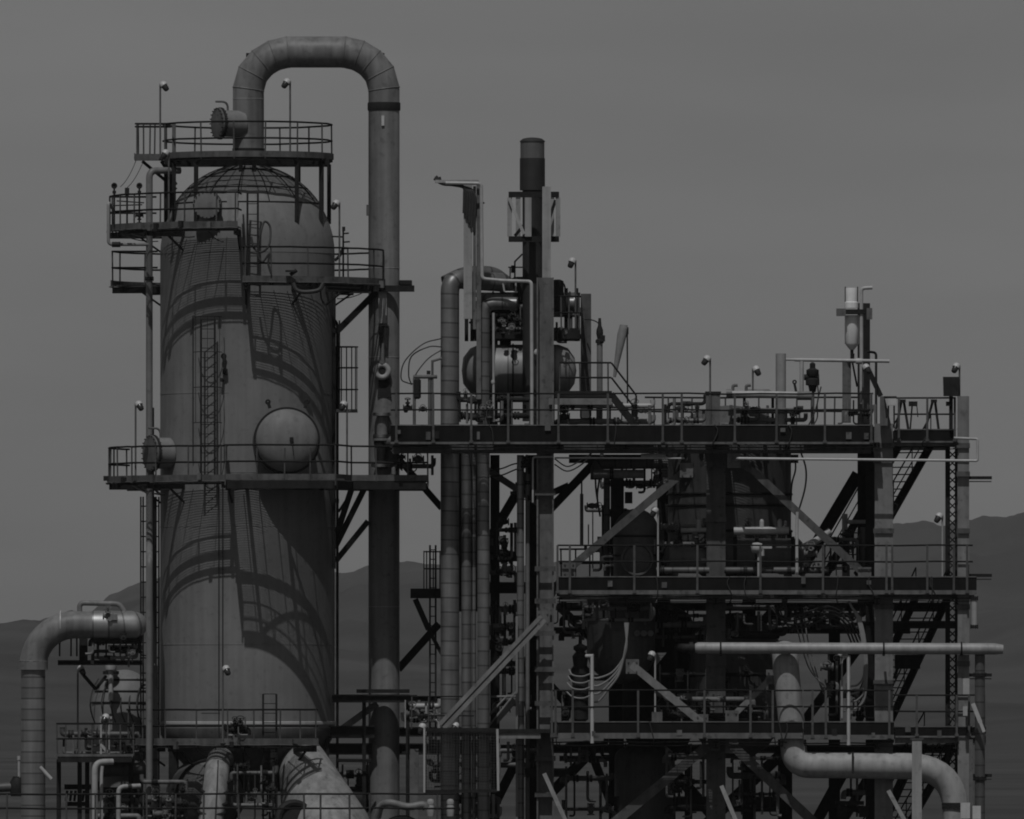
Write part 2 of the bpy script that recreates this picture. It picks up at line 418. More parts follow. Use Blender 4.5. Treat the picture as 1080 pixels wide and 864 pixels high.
# ---------------------------------------------------------------- overhead line
def mitre_pipe():
    t = thing('overhead_pipe', 'fat hairpin pipe arching from the column crown down to the ground', 'pipe')
    pts = [(262,170),(262,94),(266.5,78),(276.5,66),(289,58.5),(304,55),(363,55),(378,58.5),(390.5,66),(400.5,78),(405,94),(405,963)]
    MB().tube([Q(*p, 0) for p in pts], M(16.5), 30).build('pipe_run', PIPEP, t)
    for y in (112.5,):
        c = Q(405, y); MB().lathe([(M(17.1), -.13), (M(17.4), -.08), (M(17.4), .08), (M(17.1), .13)], c, (0,0,1), 36).build('band', IRON, t)
    for y in (160,):
        c = Q(262, y); MB().lathe([(M(18.5), -.14), (M(18.5), 0), (M(17), .02), (M(17), .1)], c, (0,0,1), 36).build('flange', IRON, t)
    for y in (104.5, 283, 640, 377):
        c = Q(262 if y == 104.5 else 405, y); MB().lathe([(M(16.3), -.012), (M(16.75), -.008), (M(16.75), .008), (M(16.3), .012)], c, (0,0,1), 36).build('weld_seam', PIPEL, t)
    for i_ in range(1, 11):
        a_, b_, c_ = (Q(*pts[i_-1]), Q(*pts[i_]), Q(*pts[i_+1])); d_ = ((b_-a_).normalized()+(c_-b_).normalized()).normalized()
        MB().torus(b_, d_, M(16.6), .018, 40, 6).build('mitre_weld', PIPEP, t)
    for px_, y in ((261.5, 58), (403.5, 58)):
        p = Q(px_, y + 2); MB().bar(p - Vector((0,0,.1)), p + Vector((0,0,.12)), .12, .06, (0,-1,0)).build('lifting_lug', IRON, t)
    manway(233, 131, 17, .75, (-.9, -.42, 0), .82, True, -.55, t, STEEL)
    p = Q(404, 128, 0) + Vector((0,-.53,0)); MB().box(p, .09, .05, .32).build('name_plate', WHITE, t)
    p = Q(390, 222, 0); MB().box(p + Vector((-.06,-.1,0)), .1, .1, .35).build('clip', STEEL, t)
    return t
mitre_pipe()
# sling and lug on the downcomer
t = thing('pipe_hanger', 'pale plate, turnbuckle and ringed lug hanging on the fat vertical pipe', 'pipe hanger')
Yh = -.62
MB().box(Q(403.5, 322, Yh), .26, .05, 1.15).lathe([(.12,-.03),(.12,.03)], Q(403.5, 307, Yh), (0,1,0), 16).build('link_plate', PIPEL, t)
MB().hexa([Q(399,344,Yh-.05), Q(409,344,Yh-.05), Q(409,344,Yh+.05), Q(399,344,Yh+.05), Q(400.5,367,Yh-.05), Q(408.5,367,Yh-.05), Q(408.5,367,Yh+.05), Q(400.5,367,Yh+.05)][4:] + [Q(399,344,Yh-.05), Q(409,344,Yh-.05), Q(409,344,Yh+.05), Q(399,344,Yh+.05)]).build('shackle', IRON, t)
MB().tube([Q(403.5, 384, Yh), Q(403.5, 362, Yh)], .07, 10).lathe([(.11,-.05),(.11,.05)], Q(403, 382, Yh), (0,0,1), 12).build('turnbuckle', STEEL, t)
MB().torus(Q(403, 391.5, Yh), (0,1,0), .2, .09, 24, 10).build('eye_ring', PIPEL, t)
MB().lathe([(.11,-.02),(.11,.02)], Q(403, 391.5, Yh), (0,1,0), 16).build('eye_bore', IRON, t)
MB().hexa([Q(398,419,Yh+.1), Q(413,419,Yh+.1), Q(413,419,Yh+.14), Q(398,419,Yh+.14), Q(399.5,399,Yh+.1), Q(411,399,Yh+.1), Q(411,399,Yh+.14), Q(399.5,399,Yh+.14)]).build('wear_pad', IRON, t)
t = thing('relief_valve', 'dark bodied valve with shiny bolted flanges strapped to the fat vertical pipe', 'valve')
MB().lathe([(.3,-.45),(.3,-.36),(.17,-.34),(.17,.34),(.3,.36),(.3,.45)], Q(403, 450, -.75), (0,0,1), 20).build('upper_body', PIPEP, t)
MB().lathe([(.14,-.5),(.24,-.45),(.24,-.3),(.13,-.25),(.16,0),(.24,.3),(.24,.4)], Q(402, 478, -.75), (0,0,1), 18).build('lower_body', IRON, t)
for p_ in (Q(403, 437, -.75), Q(403, 460, -.75), Q(401, 491, -.75)): MB().lathe([(.31,-.05),(.31,.05)], p_, (0,0,1), 20).build('flange', CHROME, t)
MB().tube(fillet([Q(404, 466, -.75), Q(430, 466, -1.0), Q(470, 465, -1.5)], .3), .2, 12).build('outlet', CLADD, t)

# ---------------------------------------------------------------- walkways round the column
def annulus(label, deg0, deg1, pyf, wid, postdeg, r0=None, name='ring_walkway', endrails=True, toeh=.19, railend=(0,0), chan=.15):
    t = thing(name, label, 'walkway', 'walkways round the column')
    r0 = r0 or TR + .12; r1 = r0 + wid; zf = Z(pyf); a0, a1 = R(deg0), R(deg1)
    g = MB(); k = 0; r = r0 + .05
    while r < r1 - .04:
        g.sector(TC, r, r + .010, zf - .019, zf, a0, a1); r += .044
    nsp = max(3, int((deg1-deg0)/9))
    for i in range(nsp+1):
        a = a0 + (a1-a0)*i/nsp
        e = Vector((math.cos(a), math.sin(a), 0)); c = Vector((TX, 0, zf-.03))
        g.bar(c + e*r0, c + e*(r1-.02), .02, .03, (0,0,1))
    g.build('grating', GRATE, t)
    MB().sector(TC, r1, r1+.03, zf - .04, zf + toeh - .04, a0, a1).build('toe_plate', TOE, t)
    MB().sector(TC, r1-.36, r1-.29, zf - chan, zf - .055, a0, a1).build('edge_channel', STEELD, t)
    rn = random.Random(int(deg0*3+pyf)); cd = MB()
    cd.tube([Vector((TX+(r1+.06)*math.cos(a0+(a1-a0)*i/30), (r1+.06)*math.sin(a0+(a1-a0)*i/30), zf-.06+rn.uniform(-.015,.015))) for i in range(31)], .022, 6)
    cd.build('conduit', STEELM, t)
    for i in range(5):
        a = a0 + (a1-a0)*rn.uniform(.05,.95); rr_ = r1 + .09
        MB().box((TX+rr_*math.cos(a), rr_*math.sin(a), zf+rn.uniform(-.08,.1)), .16, .12, rn.uniform(.14,.26), a).build('junction_box', rn.choice((STEELM, IRON, STEEL)), t)
    for i in range(4):
        a = a0 + (a1-a0)*rn.uniform(.05,.95); rr_ = r1 - rn.uniform(.1,.6); p = Vector((TX+rr_*math.cos(a), rr_*math.sin(a), zf-.02)); q = Vector((TX+(TR+.1)*math.cos(a+.06), (TR+.1)*math.sin(a+.06), zf-rn.uniform(.2,.45)))
        MB().tube(arc_pts(p, q, .12), .018, 6).build('cable', CABLE, t)
    nb = max(2, int((deg1-deg0)/32))
    for i in range(nb+1):
        a = a0 + (a1-a0)*i/nb; a = min(max(a, a0+.02), a1-.02)
        e = Vector((math.cos(a), math.sin(a), 0)); c = Vector((TX, 0, zf-.17))
        b = MB().bar(c + e*(TR-.05), c + e*(r1-.02), .09, .2, (0,0,1))
        b.bar(c + e*(TR-.05) + Vector((0,0,-.55)), c + e*(r0+.5) + Vector((0,0,-.08)), .05, .06)
        b.build('bracket', STEELD, t)
    nn = max(3, int((deg1-deg0)/5))
    line = [Vector((TX + (r1-.03)*math.cos(a0+(a1-a0)*i/nn), (r1-.03)*math.sin(a0+(a1-a0)*i/nn), zf)) for i in range(nn+1)]
    if railend[0]: line = [Vector((TX + r0*math.cos(a0), r0*math.sin(a0), zf))] + line
    if railend[1]: line = line + [Vector((TX + r0*math.cos(a1), r0*math.sin(a1), zf))]
    rails(t, line, [Vector((TX+(r1-.03)*math.cos(R(d)), (r1-.03)*math.sin(R(d)), zf)) for d in postdeg], drop=.1)
    return t
# crown walkway
t = thing('crown_walkway', 'topmost round walkway on stilts over the column crown', 'walkway', 'walkways round the column')
zf = Z(167); r1 = M(90)
g = MB(); r = .75
while r < r1-.03: g.sector(TC, r, r+.010, zf-.019, zf, 0, 2*PI, 60); r += .044
for i in range(30):
    e = Vector((math.cos(i*PI/15), math.sin(i*PI/15), 0)); g.bar(Vector((TX,0,zf-.03))+e*.75, Vector((TX,0,zf-.03))+e*(r1-.02), .03, .045, (0,0,1))
g.build('grating', GRATE, t)
MB().sector(TC, r1, r1+.03, zf-.05, zf+.14, 0, 2*PI, 20).build('toe_plate', TOE, t)
MB().sector(TC, r1-.1, r1-.004, zf-.13, zf-.055, 0, 2*PI, 20).bar(Vector((TX-r1+.1, -1, zf-.15)), Vector((TX+r1-.1, -1, zf-.15)), .12, .18, (0,0,1)).bar(Vector((TX-r1+.1, 1, zf-.15)), Vector((TX+r1-.1, 1, zf-.15)), .12, .18, (0,0,1)).build('edge_channel', STEELD, t)
line = [Vector((TX+(r1-.03)*math.cos(2*PI*i/20), (r1-.03)*math.sin(2*PI*i/20), zf)) for i in range(21)]
rails(t, line, [Vector((TX+(r1-.03)*math.cos(R(d)), (r1-.03)*math.sin(R(d)), zf)) for d in (2, 44, 68, 100, 130, 165, 196, 238, 262, 283, 307, 333)], drop=.1)
for d, y1_ in ((0, 240), (-52, 200), (-25, 205), (25, 210), (52, 200), (130, 200), (160, 208), (184, 218), (207, 212), (232, 202), (-78, 186), (-100, 186)):
    rr_ = r1 - .12 if abs(d) not in (78, 100) else 1.1
    p = onshell(d, rr_, 0); hr = min(TR*.985, math.hypot(p.x-TX, p.y)); zz = zs + (Z(174)-zs)*math.sqrt(max(0, 1-(hr/TR)**2)) - .05
    MB().bar(Vector((p.x, p.y, zz)), Vector((p.x, p.y, zf-.2)), .13, .13, (0,-1,0)).build('stilt', STEELD, t)
# cantilevered side bay of the crown walkway
t = thing('side_bay', 'small railed landing jutting left from the topmost walkway', 'walkway', 'walkways round the column')
MB().box(Q(163, 167, 0), M(42), 1.5, .06).build('deck_plate', GRATE, t)
MB().box(Q(163, 166, -.77), M(42), .02, .22).box(Q(142.5, 166, 0), .02, 1.5, .22).build('toe_plate', TOE, t)
ln = [Q(184,166,-.75), Q(143,166,-.75), Q(144.5,166,.75), Q(180,166,.75)]
rails(t, ln, [Q(144.5,166,-.75), Q(151.5,166,-.75), Q(158,166,-.75), Q(146,166,.75), Q(163,166,.75), Q(174,166,-.75)], mid=.98)
MB().bar(Q(150,170,-.3), Q(186,200,-.3), .1, .1).bar(Q(170,170,.4), Q(186,195,.4), .1, .1).build('bracket', STEELD, t)
MB().bar(Q(183.5, 172, -.8), Q(183.5, 130, -.8), .12, .1, (0,-1,0)).build('gate_post', STEEL, t)

annulus('front left walkway just below the crown carrying gauges at its left end', 180, 267, 243, 1.52, (182, 193, 204, 216, 232, 244, 258, 266), railend=(1,1), toeh=.19, chan=.15)
annulus('upper right walkway whose end beam reaches past the fat vertical pipe', 269, 532, 300, 1.5, (270, 281, 297, 318, 338, 352, 6, 24, 60, 100, 140, 160, 171), railend=(1,1))
t = annulus('middle walkway wrapping the left side of the column by the round manway', 150, 262, 508, 1.55, (152, 166, 180, 190, 202, 215, 230, 246, 260), railend=(0,0))
# middle walkway, deep right-hand bay that runs across to the process frame
t = thing('bridge_walkway', 'deep middle walkway bay around the domed nozzle running right past the fat pipe', 'walkway', 'walkways round the column')
zf = Z(508); y0, y1 = -5.6, -.3
Lx, Rx = X(241), X(452)
g = MB(); y = y0 + .06
while y < y1:
    segs = []
    dx2 = TR*TR + .55 - y*y
    if dx2 > 0: segs = [(Lx, TX - math.sqrt(dx2)), (TX + math.sqrt(dx2), Rx)]
    else: segs = [(Lx, Rx)]
    for a, b in segs:
        if b > a + .05 and (y > -4.6 or True):
            xr = b if y > -3.4 else min(b, X(365))
            if xr > a: g.bar(Vector((a, y, zf-.0095)), Vector((xr, y, zf-.0095)), .010, .019, (0,0,1))
    y += .044
for i in range(14):
    x = Lx + (Rx-Lx)*i/13
    ya = y0 if x < X(365) else -3.4
    d2 = (TR+.25)**2 - (x-TX)**2
    yb = -math.sqrt(d2) if d2 > 0 else y1
    g.bar(Vector((x, ya, zf-.03)), Vector((x, yb, zf-.03)), .03, .045, (0,0,1))
g.build('grating', GRATE, t)
out = [Vector((Lx, -3.0, zf)), Vector((Lx, y0, zf)), Vector((X(356), y0, zf)), Vector((X(372), -3.5, zf)), Vector((Rx, -3.5, zf))]
tp = MB(); ec = MB()
for a, b in zip(out[:-1], out[1:]):
    tp.bar(a + Vector((0,0,.06)), b + Vector((0,0,.06)), .02, .19, (0,0,1))
    dn = (b-a).normalized()
    if abs(a.x-b.x) > .1: ec.bar(a + Vector((0,0,-.18)) + dn*.06, b + Vector((0,0,-.18)) - dn*.06, .09, .25, (0,0,1))
tp.build('toe_plate', TOE, t)
MB().bar(Vector((X(372), y1, zf-.18)), Vector((Rx, y1, zf-.18)), .09, .25, (0,0,1)).build('edge_channel', STEELD, t)
ec.build('edge_channel', STEELD, t)
rails(t, out, [out[0], out[1], Q(271,508,y0), Q(300,508,y0), Q(327,508,y0), out[2], out[3], Q(397,508,-3.5), Q(430,508,-3.5), out[4]], drop=.2)
for xx in (262, 300, 340):
    a = Vector((X(xx), y0+.1, zf-.2)); d2 = TR**2-(X(xx)-TX)**2; yb = -math.sqrt(d2)+.05
    MB().bar(a, Vector((X(xx), yb, zf-.2)), .1, .2, (0,0,1)).build('bracket', STEELD, t)
MB().sector(TC, TR+1.62, TR+1.70, zf-.33, zf-.05, R(262), R(322)).build('ring_beam', STEELD, t)
MB().bar(Vector((X(262), -5.4, zf-.2)), Vector((X(330), -4.0, zf-.2)), .07, .12, (0,0,1)).build('cross_tie', STEELD, t)
MB().bar(Vector((X(340), -5.4, zf-.2)), Vector((X(300), -3.6, zf-.2)), .07, .12, (0,0,1)).build('cross_tie', STEELD, t)
MB().box(((X(372)+Rx)/2, (y1-3.45)/2, zf-.02), Rx-X(372), 3.45+y1, .02).build('checker_plate', STEELD, t)
for xx, yy in ((386, -.4), (372, -2.9)):
    MB().bar(Q(xx, 512, yy), Q(353, 578 if yy > -1 else 570, 0), .19, .2, (0,-1,0)).build('brace', STEELD, t)
MB().bar(Q(388, 550, -.4), Q(354, 592, -.2), .18, .2, (0,-1,0)).build('brace', STEELD, t)
MB().bar(Q(370, 520, .5), Q(357, 540, .5), .08, .1, (0,-1,0)).build('brace', STEELD, t)
# beam ends of the upper walkway past the downcomer
t = thing('pipe_guide', 'pair of dark beams clasping the fat vertical pipe at the upper walkway', 'pipe guide')
MB().box(Q(402, 304.5, -.68), M(70), .16, .2).box(Q(402, 304.5, .68), M(70), .16, .2).box(Q(397, 299, -.5), M(14), .3, .2).box(Q(428, 298.5, 0), M(13), 1.3, .14).build('clamp_beam', STEELD, t)
MB().bar(Q(397, 308, -.4), Q(354, 351, -.1), .2, .3, (0,-1,0)).build('brace', STEELD, t)
# lowest column walkway
annulus('lowest column walkway in front of the shell with a ladder at its right', 196, 305, 784, 1.1, (198, 214, 230, 247, 262, 274, 286, 296, 304), toeh=.2)

# ---------------------------------------------------------------- things along the column's left side
pipe('riser_pipe', 'pale slim vertical pipe climbing the left edge of the column', 'pipe', [(190,180,-.8),(157.5,180,-1.25),(157.5,560,-1.25),(157.5,592,-2.9),(157.5,963,-2.9)], 3.6, PIPEP, bend=.25, flanges=[(1,.3)])
t = thing('cable_ladder', 'dark cable ladder beside the slim pale pipe at the column left edge', 'cable ladder')
for px_ in (148.5, 151, 164.5, 167.5): MB().bar(Q(px_, 963, -.9), Q(px_, 524, -.9), .05, .05, (0,-1,0)).build('side_rail', STEELD, t)
MB().tube([Q(161, 963, -1.1), Q(161, 430, -1.1)], .05, 8).tube([Q(163, 700, -1.0), Q(163, 524, -1.0)], .04, 8).build('cable_bundle', CABLE, t)
rg = MB()
for y in range(534, 960, 16): rg.bar(Q(148, y, -.86), Q(168, y, -.86), .05, .04, (0,0,1))
rg.build('rungs', STEELD, t)
t = thing('bent_vent_pipe', 'pale U shaped tube hooked round the gauge end of the upper left walkway', 'pipe')
MB().tube(fillet([Q(120,222,-1.0), Q(114.3,213,-1.6), Q(114.3,258,-1.6), Q(158,258,-1.3)], .15), .052, 10).build('tube', PIPEL, t)
MB().tube([Q(118,258,-1.6), Q(127,258,-1.6)], .09, 10).build('sleeve', IRON, t)
for i, (px_, y_, lb) in enumerate(((120.5, 196, 'leftmost round gauge on a stem above the gauge end of the walkway'), (134, 200, 'middle gauge with a dark square body above the gauge end of the walkway'), (147, 196, 'rightmost round gauge on a stem above the gauge end of the walkway'))):
    t = thing('pressure_gauge', lb, 'gauge', 'gauges on the upper left walkway')
    MB().tube([Q(px_, 240, -1.5), Q(px_, y_+3, -1.5)], .03, 8).lathe([(.06,-.04),(.06,.05)], Q(px_, y_+7, -1.5), (0,0,1), 10).build('stem', STEELD, t)
    if i == 1: MB().box(Q(px_, y_+1.5, -1.5), .14, .12, .2).build('transmitter', IRON, t)
    else: MB().torus(Q(px_, y_, -1.5), (.2,1,0), .07, .03, 16, 6).lathe([(.07,-.01),(.07,.01)], Q(px_, y_, -1.48), (.2,1,0), 16).build('dial', IRON, t)
t = thing('valve_station', 'small valve and cross tubes behind the gauges on the upper left walkway', 'valve')
MB().tube([Q(122, 224, -.9), Q(150, 222, -.9)], .03, 8).tube([Q(119, 217, -.9), Q(150, 216, -.9)], .02, 8).tube([Q(123, 212, -1), Q(152, 214, -1)], .02, 8).build('tube', STEELD, t)
valve(t, Q(147, 227, -1.0), .26, (1,0,0), (0,-.3,-1))
for k, (a, b) in enumerate((((144,168,-.7),(127,197,-1.2)), ((152,168,-.7),(134,198,-1.2)))):
    tag(MB().tube(arc_pts(Q(*a), Q(*b), .12), .012, 6).build('stay_wire', CABLE), ('outer' if k == 0 else 'inner') + ' thin sagging wire from the topmost landing to the gauges below', 'wire')
t = thing('coiled_hose', 'black hose looped over the handrail below the crown', 'hose')
MB().tube(smooth_pts([Q(265,250,-4.2), Q(268,262,-4.3), Q(276,266,-4.4), Q(284,258,-4.4), Q(285,240,-4.2), Q(279,234,-4.2), Q(275,246,-4.4), Q(272,268,-4.4), Q(277,276,-4.4), Q(284,268,-4.4), Q(283,278,-4.4), Q(286,289,-4.4)]), .035, 8).build('hose', CABLE, t)
t = thing('hose_rack', 'cluster of dark hoses and clamps hanging under the upper right walkway', 'hose')
MB().tube(smooth_pts([Q(309,299,-4.45), Q(313,306,-4.5), Q(322,308,-4.5), Q(336,306,-4.5), Q(341,299,-4.45)]), .07, 8).tube(smooth_pts([Q(338,306,-4.4), Q(339,315,-4.3), Q(343,322,-4.2)]), .03, 6).build('hose', CABLE, t)
MB().box(Q(306, 286, -4.4), .3, .2, .06).tube([Q(306,290,-4.4), Q(313,285,-4.4)], .06, 8).build('clamp', IRON, t)
t = thing('instrument_mast', 'thin mast with stubby side arms beside the column shoulder', 'instrument mast')
MB().tube([Q(362,297,-.5), Q(362,243,-.5)], .03, 8).tube(smooth_pts([Q(362,262,-.5), Q(358,270,-.5), Q(353,275,-.5)]), .05, 8).build('mast', STEELD, t)
MB().box(Q(362.5,241.5,-.5), .1, .1, .14).build('mast_head', IRON, t)
for a_, b_ in ((Q(362,246.5,-.5), Q(368,246,-.5)), (Q(362,255.5,-.5), Q(369,255,-.5)), (Q(350,249.5,-.5), Q(362,250,-.5)), (Q(362,262.5,-.5), Q(366,262,-.5))): MB().bar(a_, b_, .05, .05).build('side_arm', IRON, t)
t = thing('caged_landing', 'tall barred cage landing clinging to the right side of the column', 'ladder cage')
MB().box(Q(363, 433.5, 0), M(28), 1.1, .09).build('landing_floor', STEEL, t)
cg = MB()
for a in range(0, 360, 30):
    e = Vector((.33*math.cos(R(a)), .5*math.sin(R(a)), 0)); cg.tube([Q(365.5,432,0)+e, Q(365.5,366,0)+e], .016, 6)
for y in (366, 388, 411): cg.torus(Q(365.5, y, 0), (0,0,1), .36, .022, 20, 6)
cg.build('safety_cage', RAIL, t)
MB().bar(Q(358,432,-.2), Q(358,338,-.2), .05, .06, (0,-1,0)).bar(Q(358,432,.3), Q(358,338,.3), .05, .06, (0,-1,0)).build('ladder_rail', STEELD, t)
pipe('drain_pipe', 'thin dark downpipe along the right edge of the column', 'pipe', [(353.5,338,0),(355.8,342,0),(355.8,963,0)], 1.5, STEELD, flanges=[(1,.3)])
tag(MB().bar(Q(352.5,600,-.6), Q(352.5,308,-.6), .1, .1, (0,-1,0)).build('conduit_rail', STEELD), 'dark angle rail fixed against the right flank of the column', 'conduit')

# ---------------------------------------------------------------- lower left group
t = thing('insulated_pipe', 'big left foreground pipe with an elbow, banded metal cladding and shiny end', 'pipe')
YL = -2.0
MB().tube([Q(35,963,YL), Q(35,704,YL)], M(12.8), 26).build('vertical_run', CLADV, t)
MB().tube([Q(35,706.5,YL), Q(35,697,YL)], M(15.6), 26).build('collar', PIPEP, t)
MB().tube([Q(35,706,YL)] + [Q(79-44*math.cos(R(a)), 703-44*math.sin(R(a)), YL) for a in range(0, 91, 9)] + [Q(98,659,YL)], M(14.4), 28).build('elbow', PIPEP, t)
MB().tube([Q(97.5,659,YL), Q(141,659,YL), Q(147,657,YL+.1), Q(149,656,YL+.15)], [M(14.6), M(14.6), M(12), M(10)], 28).build('end_run', CLADS, t)
MB().lathe([(M(14.9), -.02), (M(14.9), .02)], Q(64,659,YL), (1,0,0), 28).build('weld_seam', PALE, t)
for y in (697.5,): MB().lathe([(M(15.6), -.02), (M(15.6), .02)], Q(35, y, YL), (0,0,1), 26).build('weld_seam', PALE, t)
pipe('bypass_pipe', 'small bent tube riding on top of the big clad elbow', 'pipe', [(84,648,YL),(84,636,YL),(126,637,YL),(131,645,YL)], 2.8, PIPEP, bend=.15)
t = thing('valve_assembly', 'small shiny valve fitting on top of the big clad pipe', 'valve')
valve(t, Q(114,650,YL-.35), .34, (1,0,0), (0,-.6,.8), STEEL)
MB().box(Q(120,651,YL-.42), .22, .16, .18).lathe([(.07,-.08),(.07,.08)], Q(116,653,YL-.45), (0,-1,0), 12).build('fitting', CHROME, t)
t = thing('pipe_rack', 'dark beam rack with hangers under the big clad pipe', 'pipe rack')
MB().hsec(Q(61,699,-1), Q(150,699,-1), .2, .16, .03, (0,0,1)).build('beam', STEELD, t)
MB().hsec(Q(88,699,-1), Q(88,672,-1), .26, .26, .04, (0,-1,0)).build('stub_column', STEELD, t)
MB().bar(Q(114,683,-1), Q(150,683,-1), .2, .16, (0,0,1)).bar(Q(114,687,-1.2), Q(150,688,-1.2), .08, .08, (0,0,1)).bar(Q(95,676,-1), Q(150,676,-1), .06, .08, (0,0,1)).build('beam', STEELD, t)
for px_ in (63, 75, 81, 103, 112, 120, 133):
    MB().tube([Q(px_, 673, -1.3), Q(px_+random.Random(px_).uniform(-1,1), 692, -1.1)], .03, 6).build('hanger_rod', STEELD, t)
for px_ in (163,): MB().hsec(Q(px_,963,-1), Q(px_,702,-1), .2, .2, .03, (0,-1,0)).build('column', STEELD, t)
t = thing('domed_vessel', 'small domed vessel with a lit shell left of the column foot', 'vessel')
c = Q(131, 864, 1.4); rv = M(35)
MB().lathe([(rv, c.z-3), (rv, Z(752))] + [(rv*math.cos(R(a)), Z(752)+M(46)*math.sin(R(a))) for a in range(6, 91, 7)], (c.x, c.y, 0), (0,0,1), 48).build('shell', SHELL, t)
for y in (717, 729, 741):
    a = math.asin(min(1, (752-y)/46)); MB().torus((c.x, c.y, Z(y)), (0,0,1), rv*math.cos(a)+.01, .035, 40, 6).build('hoop', IRON, t)
MB().lathe([(.26,-.1),(.26,0),(.16,.02),(.16,.5)], Q(117,708,.6), (0,0,1), 16).build('nozzle', IRON, t)
mb = MB()
for px_ in (100, 112, 122, 132, 141, 149): mb.tube(arc_pts(Q(px_,762,0), Q(px_+4,716,.9), .2, 8, (-1,-.4,0)), .025, 6)
mb.build('tracing_tube', CABLE, t)
floodlight('white capped lamp leaning left of the small domed vessel', 86, 706, 790, -.6, 1)
t = thing('mushroom_vent', 'pale mushroom vent cap standing over the small domed vessel', 'vent')
MB().lathe([(.08,-1.1),(.08,-.15),(.17,-.12),(.19,.02),(.17,.12),(.05,.14)], Q(117,702.5,-.2), (0,0,1), 18).build('cap', PALE, t)
MB().bar(Q(88,712,-.6), Q(101,727,-.4), .09, .09).bar(Q(101,727,-.4), Q(112,713,-.3), .09, .09).build('stay', STEELD, t)
# back landing on the left
t = thing('service_landing', 'small dark landing behind the big clad pipe at far left', 'walkway')
MB().box(Q(100, 797, -1.5), M(82), 2.2, .1).build('floor', STEEL, t)
MB().box(Q(100, 801, -2.55), M(78), .1, .18).build('edge_beam', STEELD, t)
rails(t, [Q(143,797,-2.55), Q(60,797,-2.55), Q(60,797,-.6)], [Q(x,797,-2.55) for x in (60.5, 69, 83, 97, 112, 127, 141)], hz=M(33.5), mid=M(17.5))
for px_ in (62, 84, 92, 138): MB().bar(Q(px_,963,-1.6), Q(px_,801,-1.6), .14, .14, (0,-1,0)).build('leg', STEELD, t)
floodlight('lamp on a thick pale pole standing on the far left landing', 111, 757, 797, -2.3, -1, palepole=True)
t = thing('sample_cabinet', 'tall narrow pale frame standing on the far left landing', 'cabinet')
MB().bar(Q(106.5,797,-2.2), Q(106.5,757,-2.2), .06, .06, (0,-1,0)).bar(Q(115,800,-2.2), Q(115,757,-2.2), .06, .06, (0,-1,0)).bar(Q(105.5,757,-2.2), Q(118,757,-2.2), .08, .08, (0,-1,0)).bar(Q(107,786,-2.2), Q(114,794,-2.2), .09, .09, (0,-1,0)).build('frame', PALE, t)
t = thing('bent_feed_pipe', 'bright pipe with a square elbow in front of the column foot at left', 'pipe')
MB().tube(fillet([Q(100,963,-3.4), Q(100,804,-3.4), Q(119,803.5,-3.2)], .3), M(3.3), 14).build('pipe_run', PIPEL, t)
MB().tube(fillet([Q(107,963,-2.8), Q(107,818,-2.8), Q(108,808,-2.8)], .2), M(1.8), 10).build('tracer', PALE, t)
pipe('horizontal_drum', 'dark horizontal drum under the far left landing', 'drum', [(106,812,-1.0),(158,809,-1.0)], 8, SHELLB, n=22)
pipe('bent_feed_pipe', 'smaller pale elbow pipe right of the bright square elbow at lower left', 'pipe', [(125,963,-3.6),(125,830,-3.6),(148,829,-3.4)], 2.5, PIPEL, bend=.2, flanges=[(1,.5)])
pipe('stub_pipe', 'short tilted pale stub pipe beside the big banded left pipe', 'pipe', [(42,809,-3.2),(54,822,-3.2)], 2.2, PALE)
t = thing('angle_valve', 'dark valve with pale stem at the left of the big banded pipe', 'valve')
MB().tube([Q(-20,832,-1.8), Q(14,830,-1.8)], M(5), 14).build('inlet_pipe', CLADD, t)
MB().lathe([(.2,-.3),(.24,-.1),(.24,.15),(.15,.3)], Q(18,830,-1.8), (0,0,1), 14).box(Q(17,821,-1.8), .2, .3, .12).build('valve', IRON, t)
MB().tube([Q(20,820,-1.8), Q(20,799,-1.8)], .04, 8).lathe([(.06,-.05),(.06,.08)], Q(20,800,-1.8), (0,0,1), 10).build('stem', PALE, t)
t = thing('radiator_grille', 'dark slotted grille box below the far left landing', 'grille')
MB().box(Q(82, 830, -1.0), M(28), .3, .16).box(Q(82, 848, -1.0), M(24), .3, .14).build('frame', STEELD, t)
for k in range(6):
    MB().bar(Q(71+k*4.4, 834, -1.2), Q(69.5+k*4.4, 845, -1.2), .08, .08, (0,-1,0)).build('slat', STEELD, t)
# bottom walkway along the foreground
t = thing('foreground_walkway', 'long low walkway along the bottom left edge with dark twin rails', 'walkway')
MB().box(Q(230, 872, -6.4), M(520), 1.0, .08).build('floor', GRATE, t)
rails(t, [Q(-30,872,-6.9), Q(480,872,-6.9)], [Q(x,872,-6.9) for x in (7, 70, 100.5, 155, 185, 214.5, 252, 321, 338, 369, 390, 461)], hz=M(34), mid=M(19), r=.03, pr=.032)
for px_ in (10, 190, 330, 468): MB().bar(Q(px_,963,-6.4), Q(px_,873,-6.4), .16, .16, (0,-1,0)).build('leg', STEELD, t)
